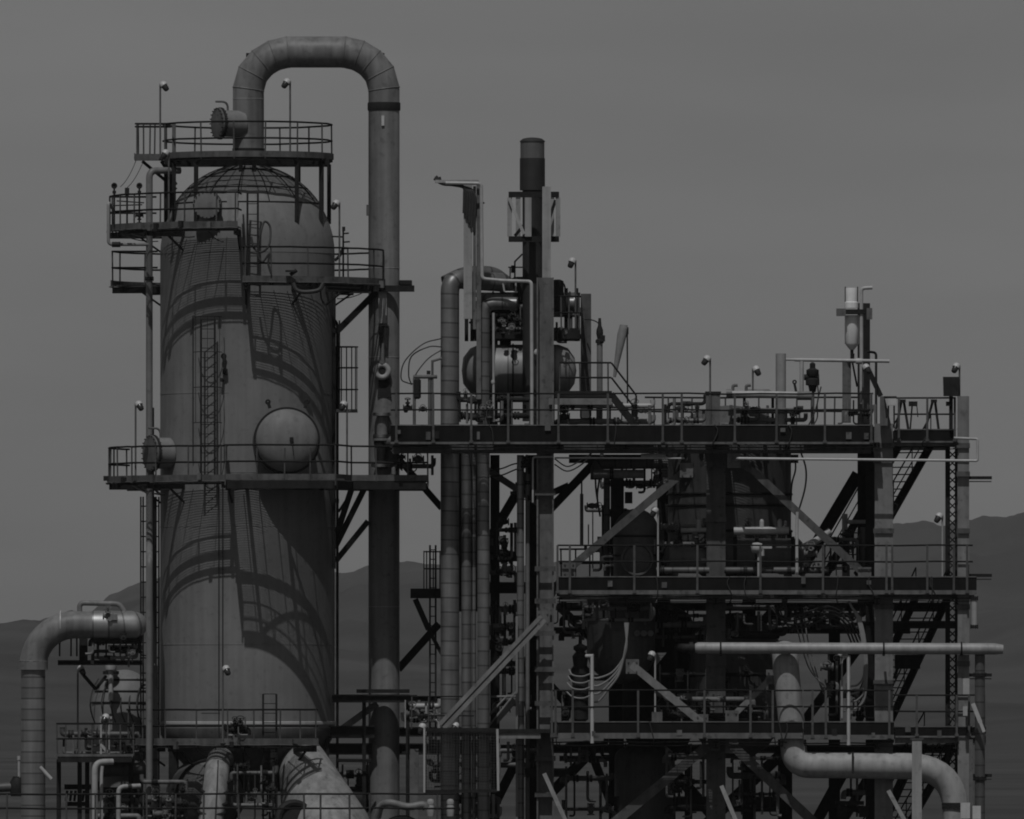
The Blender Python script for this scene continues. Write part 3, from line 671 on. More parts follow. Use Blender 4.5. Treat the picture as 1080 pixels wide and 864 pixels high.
# banded pipe and cone under the column
t = thing('banded_bottoms_pipe', 'pale pipe with dark straps rising under the column foot', 'pipe')
MB().tube(smooth_pts([Q(222,975,-5.0), Q(222,875,-4.6), Q(226,840,-4.2), Q(230,806,-3.3), Q(234,800,-2.0)], 8), M(13), 26).build('pipe_run', PIPEQ, t)
for (px_, y_, Y_, dx_) in ((230,809,-3.4,.1), (228.5,823,-3.8,.07), (226.5,834,-4.1,.06), (225,846,-4.3,.05), (223,856,-4.45,.04)):
    MB().torus(Q(px_, y_, Y_), (dx_, -.25, 1), M(13.3), .055, 32, 6).build('strap', IRON, t)
MB().tube(smooth_pts([Q(230,802,-3.8), Q(229,830,-4.5), Q(227,864,-5.0)]), .025, 6).build('tracing_tube', CABLE, t)
t = thing('saddle_shell', 'dark half round shell beside the strapped pipe under the column', 'vessel')
MB().lathe([(.001,-.55),(M(22),-.42),(M(36),0),(M(36),1.6)], Q(222, 838, -2.0), (-.25,1,.0), 40).build('shell', SHELLB, t)
MB().torus(Q(222, 838, -2.02), (-.25,1,0), M(36.4), .05, 40, 6).build('rim', IRON, t)
t = thing('conical_transition', 'large pale cone widening down to the right under the column', 'reducer cone')
MB().tube([Q(316,790,-1.3), Q(318,800,-1.5), Q(343,872,-2.8), Q(352,905,-3.2)], [M(20), M(25), M(46), M(52)], 44).build('cone', PIPEQ, t)
MB().torus(Q(311, 865, -3.9), (.3,-1,.2), .55, .12, 28, 8).lathe([(.5,-.2),(.5,0)], Q(311,865,-3.9), (.3,-1,.2), 24).build('nozzle', IRON, t)
# pump cluster rendered as real valves
def manifold(label, px0, px1, py0, py1, Y, seed, hdr=2, br=6, vl=3, name='pipe_manifold', grp=None, mats=None):
    rn = random.Random(seed); t = thing(name, label, 'pipe manifold', grp)
    mats = mats or [PIPEP, STEELD, CLADD, STEEL]
    for k in range(hdr):
        y = py0 + (py1-py0)*(k+.5)/hdr + rn.uniform(-3,3); Yk = Y + rn.uniform(-.4,.4); r = rn.uniform(1.6,3.4)
        a, b = px0 + rn.uniform(0,6), px1 - rn.uniform(0,6)
        e = rn.choice((-1,1))*rn.uniform(5,10)
        P = [Q(a,y+e,Yk), Q(a,y,Yk), Q(b,y,Yk), Q(b,y-e,Yk)]
        MB().tube(fillet(P, .2), M(r), 12).build('header', rn.choice(mats), t)
        for s in range(2):
            xx = rn.uniform(a+4,b-4); MB().lathe([(M(r)*1.5,-.09),(M(r)*1.5,-.01)], Q(xx,y,Yk), (1,0,0), 14).lathe([(M(r)*1.5,.01),(M(r)*1.5,.09)], Q(xx,y,Yk), (1,0,0), 14).build('flange', IRON, t)
    for k in range(br):
        x = px0 + (px1-px0)*(k+.5)/br + rn.uniform(-3,3); ya, yb = rn.uniform(py0,py0+(py1-py0)*.45), rn.uniform(py0+(py1-py0)*.55,py1); Yk = Y + rn.uniform(-.6,.5)
        dx = rn.choice((-1,0,0,1))*rn.uniform(4,11)
        P = [Q(x,ya,Yk), Q(x,yb,Yk)] + ([Q(x+dx,yb,Yk)] if dx else [Q(x,yb+4,Yk)])
        MB().tube(fillet(P, .12), M(rn.uniform(.6,1.7)), 8).build('branch_pipe', rn.choice(mats+[CABLE]), t)
    for k in range(vl):
        valve(t, Q(rn.uniform(px0+6,px1-6), rn.uniform(py0+4,py1-4), Y+rn.uniform(-.8,-.2)), rn.uniform(.22,.42), rn.choice(((1,0,0),(0,0,1))), rn.choice(((0,-1,.2),(0,-.6,.8),(.7,-.7,0))), rn.choice((IRON,IRON,STEEL)))
    return t
manifold('jumble of valves and short pipes low left under the column', 146, 200, 818, 868, -3.2, 3, 3, 9, 7)
manifold('dark piping bundle between the strapped pipe and the pale cone', 243, 292, 800, 868, -3.4, 4, 2, 10, 5)
manifold('dark piping behind the square elbow pipes at lower left', 100, 150, 826, 866, -1.6, 5, 3, 6, 4)
manifold('small pipes and valves behind the rails of the far left landing', 64, 150, 766, 800, -.9, 61, 2, 11, 3)
manifold('pipes hung beneath the big clad pipe at left', 95, 150, 668, 700, -1.7, 62, 3, 8, 3)
manifold('valve tree and tubes against the lower shell of the column', 236, 262, 750, 790, -3.7, 63, 1, 5, 2)

# ================================================================== THE PROCESS FRAME
FR = thing('process_structure', 'open dark and grey braced steel frame carrying three decks at right', 'steel frame')
def H(px, y0, y1, Y, w, m, name='column', depth=None):
    W = M(w); return MB().hsec(Q(px, y1, Y), Q(px, y0, Y), W, depth or W, .05 if w > 12 else .035, (0,-1,0)).build(name, m, FR)
def beam(x0, y0, x1, y1, Y, w, m, name='beam', Y1=None):
    W = M(w); return MB().hsec(Q(x0, y0, Y), Q(x1, y1, Y if Y1 is None else Y1), W*.8, W, .035, (0,0,1)).build(name, m, FR)
def brace(x0, y0, x1, y1, Y, w, m):
    return MB().hsec(Q(x0, y0, Y), Q(x1, y1, Y), M(w), M(w)*.9, .04, (0,-1,0)).build('brace', m, FR)
def brace2(x0, y0, x1, y1, Y, w, m):       # twin angle brace with a slot between
    a, b = Q(x0,y0,Y), Q(x1,y1,Y); s = M(w)
    return MB().bar(a, b, s*.42, .1, (0,-1,0), (s*.3, 0)).bar(a, b, s*.42, .1, (0,-1,0), (-s*.3, 0)).bar(a, b, s*.9, .03, (0,-1,0), (0,-.09)).build('brace', m, FR)
GZ = 963
# columns
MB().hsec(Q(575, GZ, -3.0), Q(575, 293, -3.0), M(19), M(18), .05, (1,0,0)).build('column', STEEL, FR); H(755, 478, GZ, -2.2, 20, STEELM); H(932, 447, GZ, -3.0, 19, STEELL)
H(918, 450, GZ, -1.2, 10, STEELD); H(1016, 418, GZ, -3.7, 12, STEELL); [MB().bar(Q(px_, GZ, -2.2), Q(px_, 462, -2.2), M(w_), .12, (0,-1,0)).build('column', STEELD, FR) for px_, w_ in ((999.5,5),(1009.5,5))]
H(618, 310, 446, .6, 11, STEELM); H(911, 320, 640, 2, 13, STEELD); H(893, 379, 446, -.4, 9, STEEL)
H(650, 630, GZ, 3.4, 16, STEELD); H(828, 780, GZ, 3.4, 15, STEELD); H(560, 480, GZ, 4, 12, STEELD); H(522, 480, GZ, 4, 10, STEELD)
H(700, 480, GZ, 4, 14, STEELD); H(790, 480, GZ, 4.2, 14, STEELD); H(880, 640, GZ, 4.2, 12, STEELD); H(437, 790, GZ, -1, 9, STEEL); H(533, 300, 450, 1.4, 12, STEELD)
# beams behind and between
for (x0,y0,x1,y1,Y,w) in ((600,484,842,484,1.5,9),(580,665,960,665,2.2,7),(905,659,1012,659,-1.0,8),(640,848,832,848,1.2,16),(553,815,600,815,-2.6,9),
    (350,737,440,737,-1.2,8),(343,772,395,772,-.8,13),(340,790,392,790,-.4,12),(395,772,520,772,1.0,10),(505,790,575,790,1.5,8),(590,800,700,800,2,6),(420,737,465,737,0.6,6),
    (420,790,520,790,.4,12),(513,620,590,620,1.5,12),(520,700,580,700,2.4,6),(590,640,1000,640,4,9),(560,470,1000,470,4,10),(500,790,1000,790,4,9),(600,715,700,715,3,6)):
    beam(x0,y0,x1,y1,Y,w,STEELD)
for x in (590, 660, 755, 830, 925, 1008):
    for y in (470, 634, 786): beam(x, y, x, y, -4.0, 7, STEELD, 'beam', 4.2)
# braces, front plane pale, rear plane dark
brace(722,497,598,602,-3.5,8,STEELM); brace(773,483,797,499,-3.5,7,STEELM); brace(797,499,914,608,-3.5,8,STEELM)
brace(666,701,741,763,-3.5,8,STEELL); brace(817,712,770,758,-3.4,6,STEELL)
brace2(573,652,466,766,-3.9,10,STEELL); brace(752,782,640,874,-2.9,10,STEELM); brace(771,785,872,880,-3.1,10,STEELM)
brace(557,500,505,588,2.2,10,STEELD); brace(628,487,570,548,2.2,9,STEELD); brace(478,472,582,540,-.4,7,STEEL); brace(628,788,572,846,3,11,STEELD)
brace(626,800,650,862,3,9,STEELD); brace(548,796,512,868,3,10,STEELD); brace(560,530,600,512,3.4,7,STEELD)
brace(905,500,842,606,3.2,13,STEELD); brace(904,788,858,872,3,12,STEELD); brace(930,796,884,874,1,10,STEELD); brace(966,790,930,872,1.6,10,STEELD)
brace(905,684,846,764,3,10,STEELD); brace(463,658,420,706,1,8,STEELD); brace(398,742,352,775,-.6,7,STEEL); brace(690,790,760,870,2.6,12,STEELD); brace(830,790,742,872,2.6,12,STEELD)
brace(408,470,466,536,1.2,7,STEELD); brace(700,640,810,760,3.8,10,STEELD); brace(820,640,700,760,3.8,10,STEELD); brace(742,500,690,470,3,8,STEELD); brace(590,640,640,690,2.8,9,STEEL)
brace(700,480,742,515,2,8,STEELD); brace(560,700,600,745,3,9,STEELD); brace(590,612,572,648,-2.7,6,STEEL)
for (x0,y0,x1,y1) in ((574,816,603,880),(761,829,782,880),(937,834,962,880)):
    MB().bar(Q(x0,y0,-4.4), Q(x1,y1,-5.0), .13, .06, (0,-1,0)).build('stay_bar', STEELL, FR)
for gx, gy, gY in ((724,496,-3.62),(774,486,-3.62),(912,606,-3.62),(600,600,-3.62),(667,703,-3.42),(740,761,-3.42),(815,714,-3.32),(772,757,-3.32),(573,652,-3.75),(752,784,-2.82),(772,787,-3.02)):
    g_ = MB().box(Q(gx,gy,gY-.17), .42, .03, .46)
    for bx, bz in ((-.13,-.15),(.13,-.15),(-.13,.15),(.13,.15)): g_.lathe([(.025,0),(.025,.05)], Q(gx,gy,gY-.18)+Vector((bx,0,bz)), (0,-1,0), 8)
    g_.build('gusset', STEEL, FR)
for cx_, cY, ys_ in ((575,-3.34,(452,520,600,634,668,706,742,800,838)), (755,-2.56,(490,548,640,700,790)), (932,-3.34,(470,486,560,640,720,780)), (1016,-3.95,(470,500,560,640,700))):
    for y_ in ys_: MB().box(Q(cx_,y_,cY), .66 if cx_ < 1000 else .42, .04, .16).build('splice_plate', STEELM, FR)
for y in (504, 607, 712, 818):
    MB().box(Q(1034, y, -3.4), M(24), .14, .1).box(Q(1034, y+4, -3.45), M(23), .2, .03).build('outrigger', STEELD, FR)
# lattice behind the right-hand column
lt = MB()
for y in range(475, 960, 9): lt.bar(Q(1000,y,-2.2), Q(1009,y+9,-2.2), .09, .04); lt.bar(Q(1009,y,-2.25), Q(1000,y+9,-2.25), .09, .04)
lt.build('lattice', STEELD, FR)

def deck(label, x0, x1, pyf, pyb, Y0, Y1, posts, hole=None, pyfl=None, railY=None, rx0=None, rx1=None, grp='decks of the steel frame', under=0, open_=()):
    """pyf floor row, pyb bottom row of edge beam (front edge at Y0)"""
    t = thing('frame_deck', label, 'deck', grp)
    zf, zb_ = Q(0,pyf,Y0).z, Q(0,pyb,Y0).z
    xa, xb = Q(x0,0,Y0).x, Q(x1,0,Y0).x; cx = (xa+xb)/2; w = xb-xa; pyfl = pyfl or pyb-8
    zfl = Q(0,pyfl,Y0).z
    cuts = [xa] + [v for (p, q) in open_ for v in (Q(p,0,Y0).x, Q(q,0,Y0).x)] + [xb]
    fp = MB(); gr = MB()
    for i in range(0, len(cuts), 2):
        a, b = cuts[i], cuts[i+1]
        if b > a + .02:
            MB().box(((a+b)/2, (Y0+Y1)/2+.08, zf-.04), b-a-.01, Y1-Y0-.16, .06).build('floor_plate', STEELD, t)
    for i in range(1, len(cuts)-1, 2):
        a, b = cuts[i], cuts[i+1]; gr = MB(); y = Y0+.12
        while y < Y1-.1: gr.box(((a+b)/2, y, zf-.03), b-a, .011, .02); y += .05
        x = a+.05
        while x < b: gr.box((x, (Y0+Y1)/2+.05, zf-.06), .03, Y1-Y0-.2, .02); x += .55
        gr.build('grating', GRATE, t)
    MB().box((cx, Y0+.02, (zf+zfl)/2), w, .02, zf-zfl).build('kick_plate', KICK, t)
    MB().box((cx, Y0+.01, zf+.018), w, .05, .03).build('nosing', STEEL, t)
    e = MB().box((cx, Y0+.03, (zfl+zb_)/2-.002), w, .14, zfl-zb_-.004)
    e.box((cx, Y0+.16, zf-.30), w, .05, .42).build('edge_beam', STEEL, t)
    if under: MB().box((cx, Y0+.75, zb_-M(under)/2-.01), w-.1, .12, M(under)).build('under_beam', STEELM, t)
    j = MB(); n = max(3, int(w/1.6))
    for k in range(n+1):
        x = xa+.1+(w-.2)*k/n; j.bar((x, Y0+.25, zf-.24), (x, Y1-.05, zf-.24), .1, .28, (0,0,1))
    j.build('joists', STEELD, t)
    MB().box((cx, Y1-.05, (zf+zb_)/2-.03), w, .1, zf-zb_-.08).build('rear_beam', STEELD, t)
    rn = random.Random(int(x0*3+pyf)); k = max(4, int(w/.9))
    for dz_, rr_ in ((-.10, .024), (-.20, .016)):
        MB().tube([Vector((xa+w*i/k, Y0+.3, zb_+dz_+rn.uniform(-.035,.02))) for i in range(k+1)], rr_, 6).build('conduit', rn.choice((CABLE, STEELM)), t)
    for i in range(int(w/1.1)):
        x = xa + w*rn.uniform(.01,.99)
        if rn.random() < .5: MB().box((x, Y0-.03, zf-rn.uniform(.05,.4)), rn.uniform(.08,.2), .06, rn.uniform(.1,.26)).build('junction_box', rn.choice((STEELM, IRON, STEEL, STEELM)), t)
        else: MB().tube(smooth_pts([Vector((x, Y0-.03, zf+.03)), Vector((x+rn.uniform(-.1,.1), Y0-.05, zf-.2)), Vector((x+rn.uniform(-.15,.15), Y0-.03, zb_-.05)), Vector((x+rn.uniform(-.2,.2), Y0+.3, zb_-.25))]), .018, 6).build('cable', CABLE, t)
    ry = Y0 - .05
    ln = [Q(rx0 or x0, pyf, ry), Q(rx1 or x1, pyf, ry)]
    dz = zf - zb_
    h = rails(t, ln, [], hz=M(33.5), mid=M(16.5), r=.027)
    for p in posts:
        b = Q(p, pyf, ry-.03)
        MB().bar(b + Vector((0,0,-dz+.05)), b + Vector((0,0,M(33.5))), 0.07, .06, (0,-1,0)).box(b + Vector((0,.0,-dz+.08)), .12, .09, .08).build('post', POST, h)
    return t
deck('top deck of the steel frame, long left stretch with a thick dark edge', 412, 921, 449, 468.5, -4.2, 4, (418,457,497,536,589,641,699,719,775,819,870,919), pyfl=466, under=9, open_=((472,518),(590,640),(688,742),(768,846)))
deck('top deck, short right stretch above the uppermost stair', 943, 1008, 453.5, 467, -3.2, 3, (948,978,1007), pyfl=465)
deck('middle deck of the steel frame with a pale lower lip', 588, 1030, 609, 627, -4.2, 4, (588,601,669,735.5,802,868,935,941,978,1006,1020), pyfl=622.5, rx1=1026, under=5, open_=((600,640),(684,740),(772,815),(846,925)))
deck('lowest deck of the steel frame, left stretch up to the fat white pipe', 580, 846.5, 762, 779, -4.2, 4, (582,586,604,673,743,791.5,815), pyfl=773, open_=((590,648),(690,745),(768,820)))
deck('lowest deck, right stretch behind the long horizontal white pipe', 847.5, 943, 762, 780, -4.2, 4, (857,871,938), pyfl=775)
deck('lowest deck, far right end beside the bottom stair', 944, 1040, 767, 778, -3.9, 3.4, (967,1009,1022,1038), pyfl=776, rx1=1030)
# back handrails seen through the top deck
for nm, xa, xb, y, Y, ps in (('rear handrail of the top deck behind the horizontal pipe runs', 680, 912, 449, 3.9, (690,705,730,765,800,840,880)), ('rear handrail of the middle deck at left behind the vessels', 590, 640, 609, 3.8, (592,607,622,638))):
    t = thing('rear_handrail', nm, 'handrail')
    rails(t, [Q(xa,y,Y), Q(xb,y,Y)], [Q(p,y,Y) for p in ps], hz=M(30), mid=M(15))

# ---- right stairs
def stair(label, xt, yt, xb, yb, Yt, Yb, wx, wy, grp='steel stairs'):
    t = thing('steel_stair', label, 'stairs', grp)
    a0, a1 = Q(xt,yt,Yt), Q(xb,yb,Yb); wv = Vector((M(wx), wy, 0)); w1 = a1 + wv; w0 = a0 + wv
    for p, q in ((a0,a1),(w0,w1)): MB().bar(p, q, .07, .3, (0,0,1)).build('stringer', STEELD, t)
    n = int((a0.z-a1.z)/.22); d = Vector((a1.x-a0.x, a1.y-a0.y, 0)).normalized()
    for k in range(1, n):
        c = a0.lerp(a1, k/n)
        MB().bar(c, c + wv, .2, .035, (0,0,1)).build('tread', STEELD, t)
    hr = MB(); up = Vector((0,0,.95))
    for p, q in ((a0,a1),(w0,w1)):
        hr.tube([p+up, q+up], .024, 8); hr.tube([p+up*.55, q+up*.55], .02, 8)
        for k in range(5): c = p.lerp(q, k/4); hr.tube([c, c+up], .02, 6)
    hr.build('handrail', RAIL, t)
stair('uppermost stair descending left from the top deck end', 948, 470, 870, 608, .4, 3.4, 33, -.8)
stair('stair between the middle and lowest decks at right', 966, 630, 905, 762, .4, 3.4, 33, -.8)
stair('bottom stair below the lowest deck behind the fat white pipe', 975, 782, 905, 905, .4, 3.4, 33, -.8)
t = thing('stair_landing', 'small dark landing block under the lower right stair', 'landing')
MB().box(Q(957,698,.4), M(26), 1.3, .45).bar(Q(943,716,.2), Q(948,700,.2), .1, .1).build('platform', STEELD, t)

# ---- white foreground pipes
t = thing('long_white_pipe', 'long level white clad pipe crossing in front of the right frame', 'pipe')
MB().tube([Q(733,683.5,-4.2), Q(736,683.5,-4.2), Q(1049,684.5,-4.2), Q(1058,685,-4.2)], [M(4.6), M(6), M(6), M(4.8)], 22).build('pipe_run', CLADL, t)
for x in range(742, 1050, 10): MB().lathe([(M(6.0),-.012),(M(6.12),0),(M(6.0),.012)], Q(x,683.6+(x-740)*.003,-4.2), (1,0,0), 22).build('band', CLADL, t)
MB().tube(fillet([Q(734,683.5,-4.2), Q(722,683.5,-4.2), Q(716,683,-2.6)], .25), M(4.4), 16).lathe([(M(6.4),-.06),(M(6.4),.06)], Q(729,683.5,-4.2), (1,0,0), 18).build('end_coupling', IRON, t)
for x in (760, 932, 1014): MB().torus(Q(x,684,-4.2), (1,0,0), M(6.4), .03, 20, 6).bar(Q(x,690,-4.3), Q(x,691,-3.6), .08, .06, (0,0,1)).build('clamp', STEELD, t)
t = thing('white_process_pipe', 'fat white pipe dropping through the lowest deck and bending right then down', 'pipe')
Yp = -3.55
P = fillet([Q(826,689,-1.2), Q(828,689,Yp), Q(829.5,712,Yp), Q(836,772,Yp), Q(838,807,Yp-.25), Q(880,807,Yp-.3), Q(1008,809,Yp-.3), Q(1009,963,Yp-.3)], 1.5, 10)
MB().tube(P, M(13.8), 30).build('pipe_run', PIPEL, t)
MB().lathe([(M(15.6),-.1),(M(15.6),-.012)], Q(1009,850,Yp-.3), (0,0,1), 30).lathe([(M(15.6),.012),(M(15.6),.1)], Q(1009,850,Yp-.3), (0,0,1), 30).build('flange', IRON, t)
MB().bar(Q(899.5,793,Yp-.7), Q(899.5,816,Yp-.75), .07, .04, (0,-1,0)).build('strap', STEELD, t)
t = thing('white_post', 'white H post standing in front of the fat bent pipe at bottom right', 'post')
MB().hsec(Q(967,963,-5.2), Q(967,779,-5.2), M(10), .28, .04, (0,-1,0)).build('post', PIPEL, t)
MB().box(Q(967,779.5,-5.2), .42, .34, .04).build('cap_plate', STEEL, t)
t = thing('thin_white_line', 'thin white tube running level under the top deck to a loop at far right', 'pipe')
MB().tube(fillet([Q(776,486,-3.6), Q(778,483.6,-4.3), Q(1031,486,-4.3), Q(1031,463,-4.3), Q(1006,462,-4.3)], .06), .042, 8).build('tube', PALE, t)
t = thing('conduit_run', 'thin pale conduit along the underside of the top deck at centre', 'pipe')
MB().tube([Q(585,483,-3.7), Q(722,483.5,-4.0)], .028, 8).tube(fillet([Q(562,530,-3.4), Q(562,482,-3.4), Q(584,482,-3.5)], .1), .03, 8).build('tube', PALE, t)
# right hand rise pipes
pipe('rise_pipe', 'dark vertical pipe at the far right edge of the frame', 'pipe', [(1033.5,690,-4.0),(1033.5,963,-4.0)], 5.4, CLADD, flanges=[(0,.08),(0,.48)])
pipe('rise_pipe', 'short pale vertical pipe above the dark pipe at the far right edge', 'pipe', [(1027.5,662,-4.2),(1027.5,630,-4.2)], 3.2, PIPEL, flanges=[(0,.03),(0,.97)])
t = thing('junction_box', 'pale box fixed low on the right-hand column', 'junction box')
MB().box(Q(1018,855,-4.6), .3, .2, .5).box(Q(1030,857,-4.7), .26, .2, .42).build('enclosure', WHITE, t)
MB().bar(Q(1024,864,-4.55), Q(1024,780,-4.55), .12, .05, (0,-1,0)).build('backing_rail', STEEL, t)
t = thing('fire_hose_box', 'pale bent bracket box on the right column by the lowest handrail', 'bracket')
MB().box(Q(1019,724,-4.5), .2, .15, .5).bar(Q(1026,742,-4.6), Q(1034,762,-4.6), .13, .06, (0,-1,0)).bar(Q(1034,762,-4.6), Q(1038,772,-4.6), .1, .06, (0,-1,0)).box(Q(1018,750,-4.5), .14, .12, .3).build('bracket', PALE, t)

# ================================================================== CENTRAL PIPE BUNDLE
pipe('clad_riser', 'widest clad vertical pipe of the bundle with an elbow at its head', 'pipe', [(530,298,-1.0),(500,296,-1.6),(474.5,294,-2.1),(474.5,963,-2.1)], 9.8, CLAD, bend=.85, group='clad vertical pipe bundle', n=24)
pipe('clad_riser', 'clad vertical pipe of the bundle topped by a shiny short arm', 'pipe', [(546,320,-2.5),(510,320,-2.5),(510,963,-2.5)], 6.5, CLAD, bend=.42, group='clad vertical pipe bundle', n=20)
pipe('clad_riser', 'middle clad pipe between the two wider pipes of the bundle', 'pipe', [(492,475,-2.0),(492,963,-2.0)], 5.4, CLAD, group='clad vertical pipe bundle', n=18)
pipe('clad_riser', 'thinnest pair member, slim clad tube beside the bundle middle', 'pipe', [(500,475,-2.0),(500,963,-2.0)], 2.1, CLAD, group='clad vertical pipe bundle', n=12)
pipe('clad_riser', 'wide vertical riser hidden mostly behind the widest clad pipe', 'pipe', [(468.5,304,-1.2),(468.5,963,-1.2)], 3.2, CLADD, group='clad vertical pipe bundle', n=14)
pipe('vapour_duct', 'dull humped duct behind the head of the cable trunk', 'duct', [(470,300,-.6),(490,290,-.4),(520,290,0),(532,300,.3),(560,316,.6)], 9.5, CLADD, bend=.6, n=22)
t = thing('cable_tower', 'tall cable trunk with an arm pointing left above the upper equipment', 'cable tray')
Yt = -2.7
MB().box(Q(493.5, 266, Yt), M(9), .3, M(140)).build('cover_plate', PIPEL, t)
MB().box(Q(500.5, 272, Yt-.02), M(3), .34, M(150)).box(Q(505, 308, Yt), M(5), .3, M(225)).build('side_channel', STEEL, t)
MB().box(Q(482, 191.5, Yt), M(46), .34, M(3)).build('arm', PIPEL, t)
cb = MB()
for k, (dx, dy) in enumerate(((0,0),(1.5,-2),(3,1.6),(5,-1.2),(6,2.4))):
    cb.tube(smooth_pts([Q(458+dx,188+dy,Yt-.1+k*.05), Q(466,193.5,Yt-.1+k*.05), Q(478,195,Yt-.16+.05*k), Q(489,197.5,Yt-.22+.02*k), Q(490+k*2.6,206,Yt-.22), Q(489.5+k*2.6,225+k*5,Yt-.2)]), .055, 8)
cb.build('cable_bundle', CABLE, t)
MB().bar(Q(489,218,Yt-.2), Q(511,214,Yt-.2), .05, .05).build('tie_bar', STEELD, t)
t = thing('pale_conduit', 'thin pale conduit stepping down from the trunk arm to the main deck', 'pipe')
MB().tube(fillet([Q(470,193,-3.0), Q(507.5,193.5,-3.0), Q(508.5,294,-3.0), Q(530,296,-3.0), Q(560.5,297,-3.4), Q(561,448,-3.4)], .12), .055, 8).build('tube', PALE, t)
MB().tube(fillet([Q(530,296,-3.0), Q(532,308,-3.0), Q(546,308,-3.0)], .05), .03, 6).tube([Q(544,308,-3.0), Q(544,296,-3.0)], .03, 6).build('branch_tube', PALE, t)
# vent stack
t = thing('vent_stack', 'black round topped stack standing above a boxed pale steel collar', 'stack')
Ys = -1.0; c = Q(561.5, 864, Ys)
MB().lathe([(M(13.3), Z(202)), (M(13.3), Z(168.4)), (M(13.1), Z(168.2))], (c.x, Ys, 0), (0,0,1), 36).build('lower_barrel', STACKD, t)
MB().lathe([(M(12.7), Z(168.2)), (M(12.7), Z(151))], (c.x, Ys, 0), (0,0,1), 36).build('upper_barrel', STACKG, t)
MB().lathe([(M(13.3), Z(151.2)), (M(13.2), Z(150)), (M(10), Z(147.6)), (M(5), Z(146.6)), (.001, Z(146.3))], (c.x, Ys, 0), (0,0,1), 36).build('cap', STACKD, t)
MB().lathe([(M(10.5), Z(445)), (M(10.5), Z(202.2))], (c.x, Ys, 0), (0,0,1), 30).build('riser', STACKD, t)
for y in (205.3, 252.3): 
    b = MB()
    for (a, d) in (((537,-2.0),(589,-2.0)), ((537,.1),(589,.1))): b.bar(Q(a[0],y,a[1]), Q(d[0],y,d[1]), .1, M(6), (0,0,1))
    b.bar(Q(538,y,-1.95), Q(538,y,.05), .1, M(5.9), (0,0,1)).bar(Q(588,y,-1.95), Q(588,y,.05), .1, M(5.9), (0,0,1)).build('ring_beam', STEELD, t)
for (px_, w, Y_) in ((537.5,5,-2.0), (546.5,5,.1), (557,7,-2.1), (571,6,.1), (582,5,.1), (588.5,5,-2.0)):
    MB().box(Q(px_,229,Y_), M(w), .05, M(41)).build('side_panel', PIPEL, t)
for a_, b_, m_ in ((Q(537,209,-2.1), Q(552.5,247,-2.1), PALE), (Q(586,211,-.2), Q(579,232,-.2), STEELD), (Q(543,249,-.2), Q(552,238,-.2), STEELD)): MB().bar(a_, b_, .1, .06, (0,-1,0)).build('diagonal', m_, t)
MB().hsec(Q(576.5,293,-2.7), Q(576.5,197,-2.7), M(9), .3, .035, (0,-1,0)).build('support_post', PIPEL, t)
MB().tube([Q(551,268,Ys-.3), Q(543,276,Ys-.3), Q(543,297,Ys-.3)], .03, 6).tube([Q(536,282,Ys-.3), Q(551,282,Ys-.3)], .025, 6).box(Q(541,284,Ys-.35), .12, .1, .24).tube([Q(538,297,Ys-.4), Q(538,282,Ys-.4)], .025, 6).build('igniter_tube', STEELD, t)
# upper mini platform with its two drums
t = thing('upper_platform', 'cluttered dark platform round the drums above the main deck', 'platform')
MB().box(Q(556, 353, .75), M(112), 3.1, .34).build('floor', STEELD, t)
MB().box(Q(556, 311, .6), M(112), .3, .14).box(Q(520, 400, 1.2), M(10), .3, M(100)).build('beam', STEELD, t)
for px_ in (492, 498, 533, 560, 597, 608): MB().bar(Q(px_,360,1.0), Q(px_,304,1.0), .12, .12, (0,-1,0)).build('post', STEELD, t)
rails(t, [Q(590,348,-1.8), Q(612,348,-1.8), Q(612,348,1)], [Q(592,348,-1.8), Q(600,348,-1.8), Q(611,348,-1.8)])
t = thing('upper_drum', 'dark horizontal drum behind the tall grey post under the stack', 'drum')
MB().lathe([(.001,-.02),(M(10),.06),(M(12.5),.2),(M(12.5),M(100)),(M(10),M(104)),(.001,M(106))], Q(505,321,.4), (1,0,0), 30).build('shell', SHELLB, t)
for x in (520, 590, 601): MB().torus(Q(x,321,.4), (1,0,0), M(12.7), .035, 30, 6).build('hoop', IRON, t)
MB().lathe([(M(7.5),0),(M(7.5),M(12)),(M(9.5),M(12.2)),(M(9.5),M(14))], Q(593,320,-.2), (1,0,0), 22).build('end_highlight', CLAD, t)  # bright sleeve shaped as the highlight on the drum's right end
t = thing('fan_motor', 'dark stepped motor housing with a hoop guard on the upper platform', 'motor')
MB().lathe([(M(9),0),(M(9),.45),(M(6.5),.5),(M(6.5),.95),(M(3),1.0)], Q(588,328,-.9), (0,0,1), 22).build('housing', IRON, t)
MB().tube(smooth_pts([Q(580,312,-.9), Q(582,300,-.9), Q(594,299,-.9), Q(597,312,-.9)]), .03, 6).build('guard', STEELD, t)
t = thing('main_drum', 'fat clad horizontal drum with a bright highlight above the top deck', 'drum')
yd, Yd, rd = 391, -.2, M(27.5)
MB().lathe([(.001,-.55),(rd*.5,-.5),(rd*.85,-.28),(rd,.0),(rd,M(84)),(rd*.86,M(94)),(rd*.5,M(101)),(.001,M(103))], Q(505,yd,Yd), (1,0,0), 44).build('shell', DRUMM, t)
for x in (520, 541, 580): MB().torus(Q(x,yd,Yd), (1,0,0), rd+.01, .03, 44, 6).build('strap', IRON, t)
MB().tube(fillet([Q(566,372,-1.4), Q(572,374,-1.6)], .1), .13, 12).lathe([(.17,-.04),(.17,.05)], Q(573,374,-1.6), (1,0,0), 14).build('nozzle', PALE, t)
for x in (520, 580): MB().box(Q(x,430,Yd), .3, 1.2, M(30)).build('saddle', STEELD, t)
manifold('mass of dark valves and tubes packed over the fat drum', 500, 560, 318, 352, -.5, 11, 3, 11, 8)
manifold('dark tubes on the right of the upper platform', 580, 612, 322, 362, -.6, 12, 2, 5, 2)
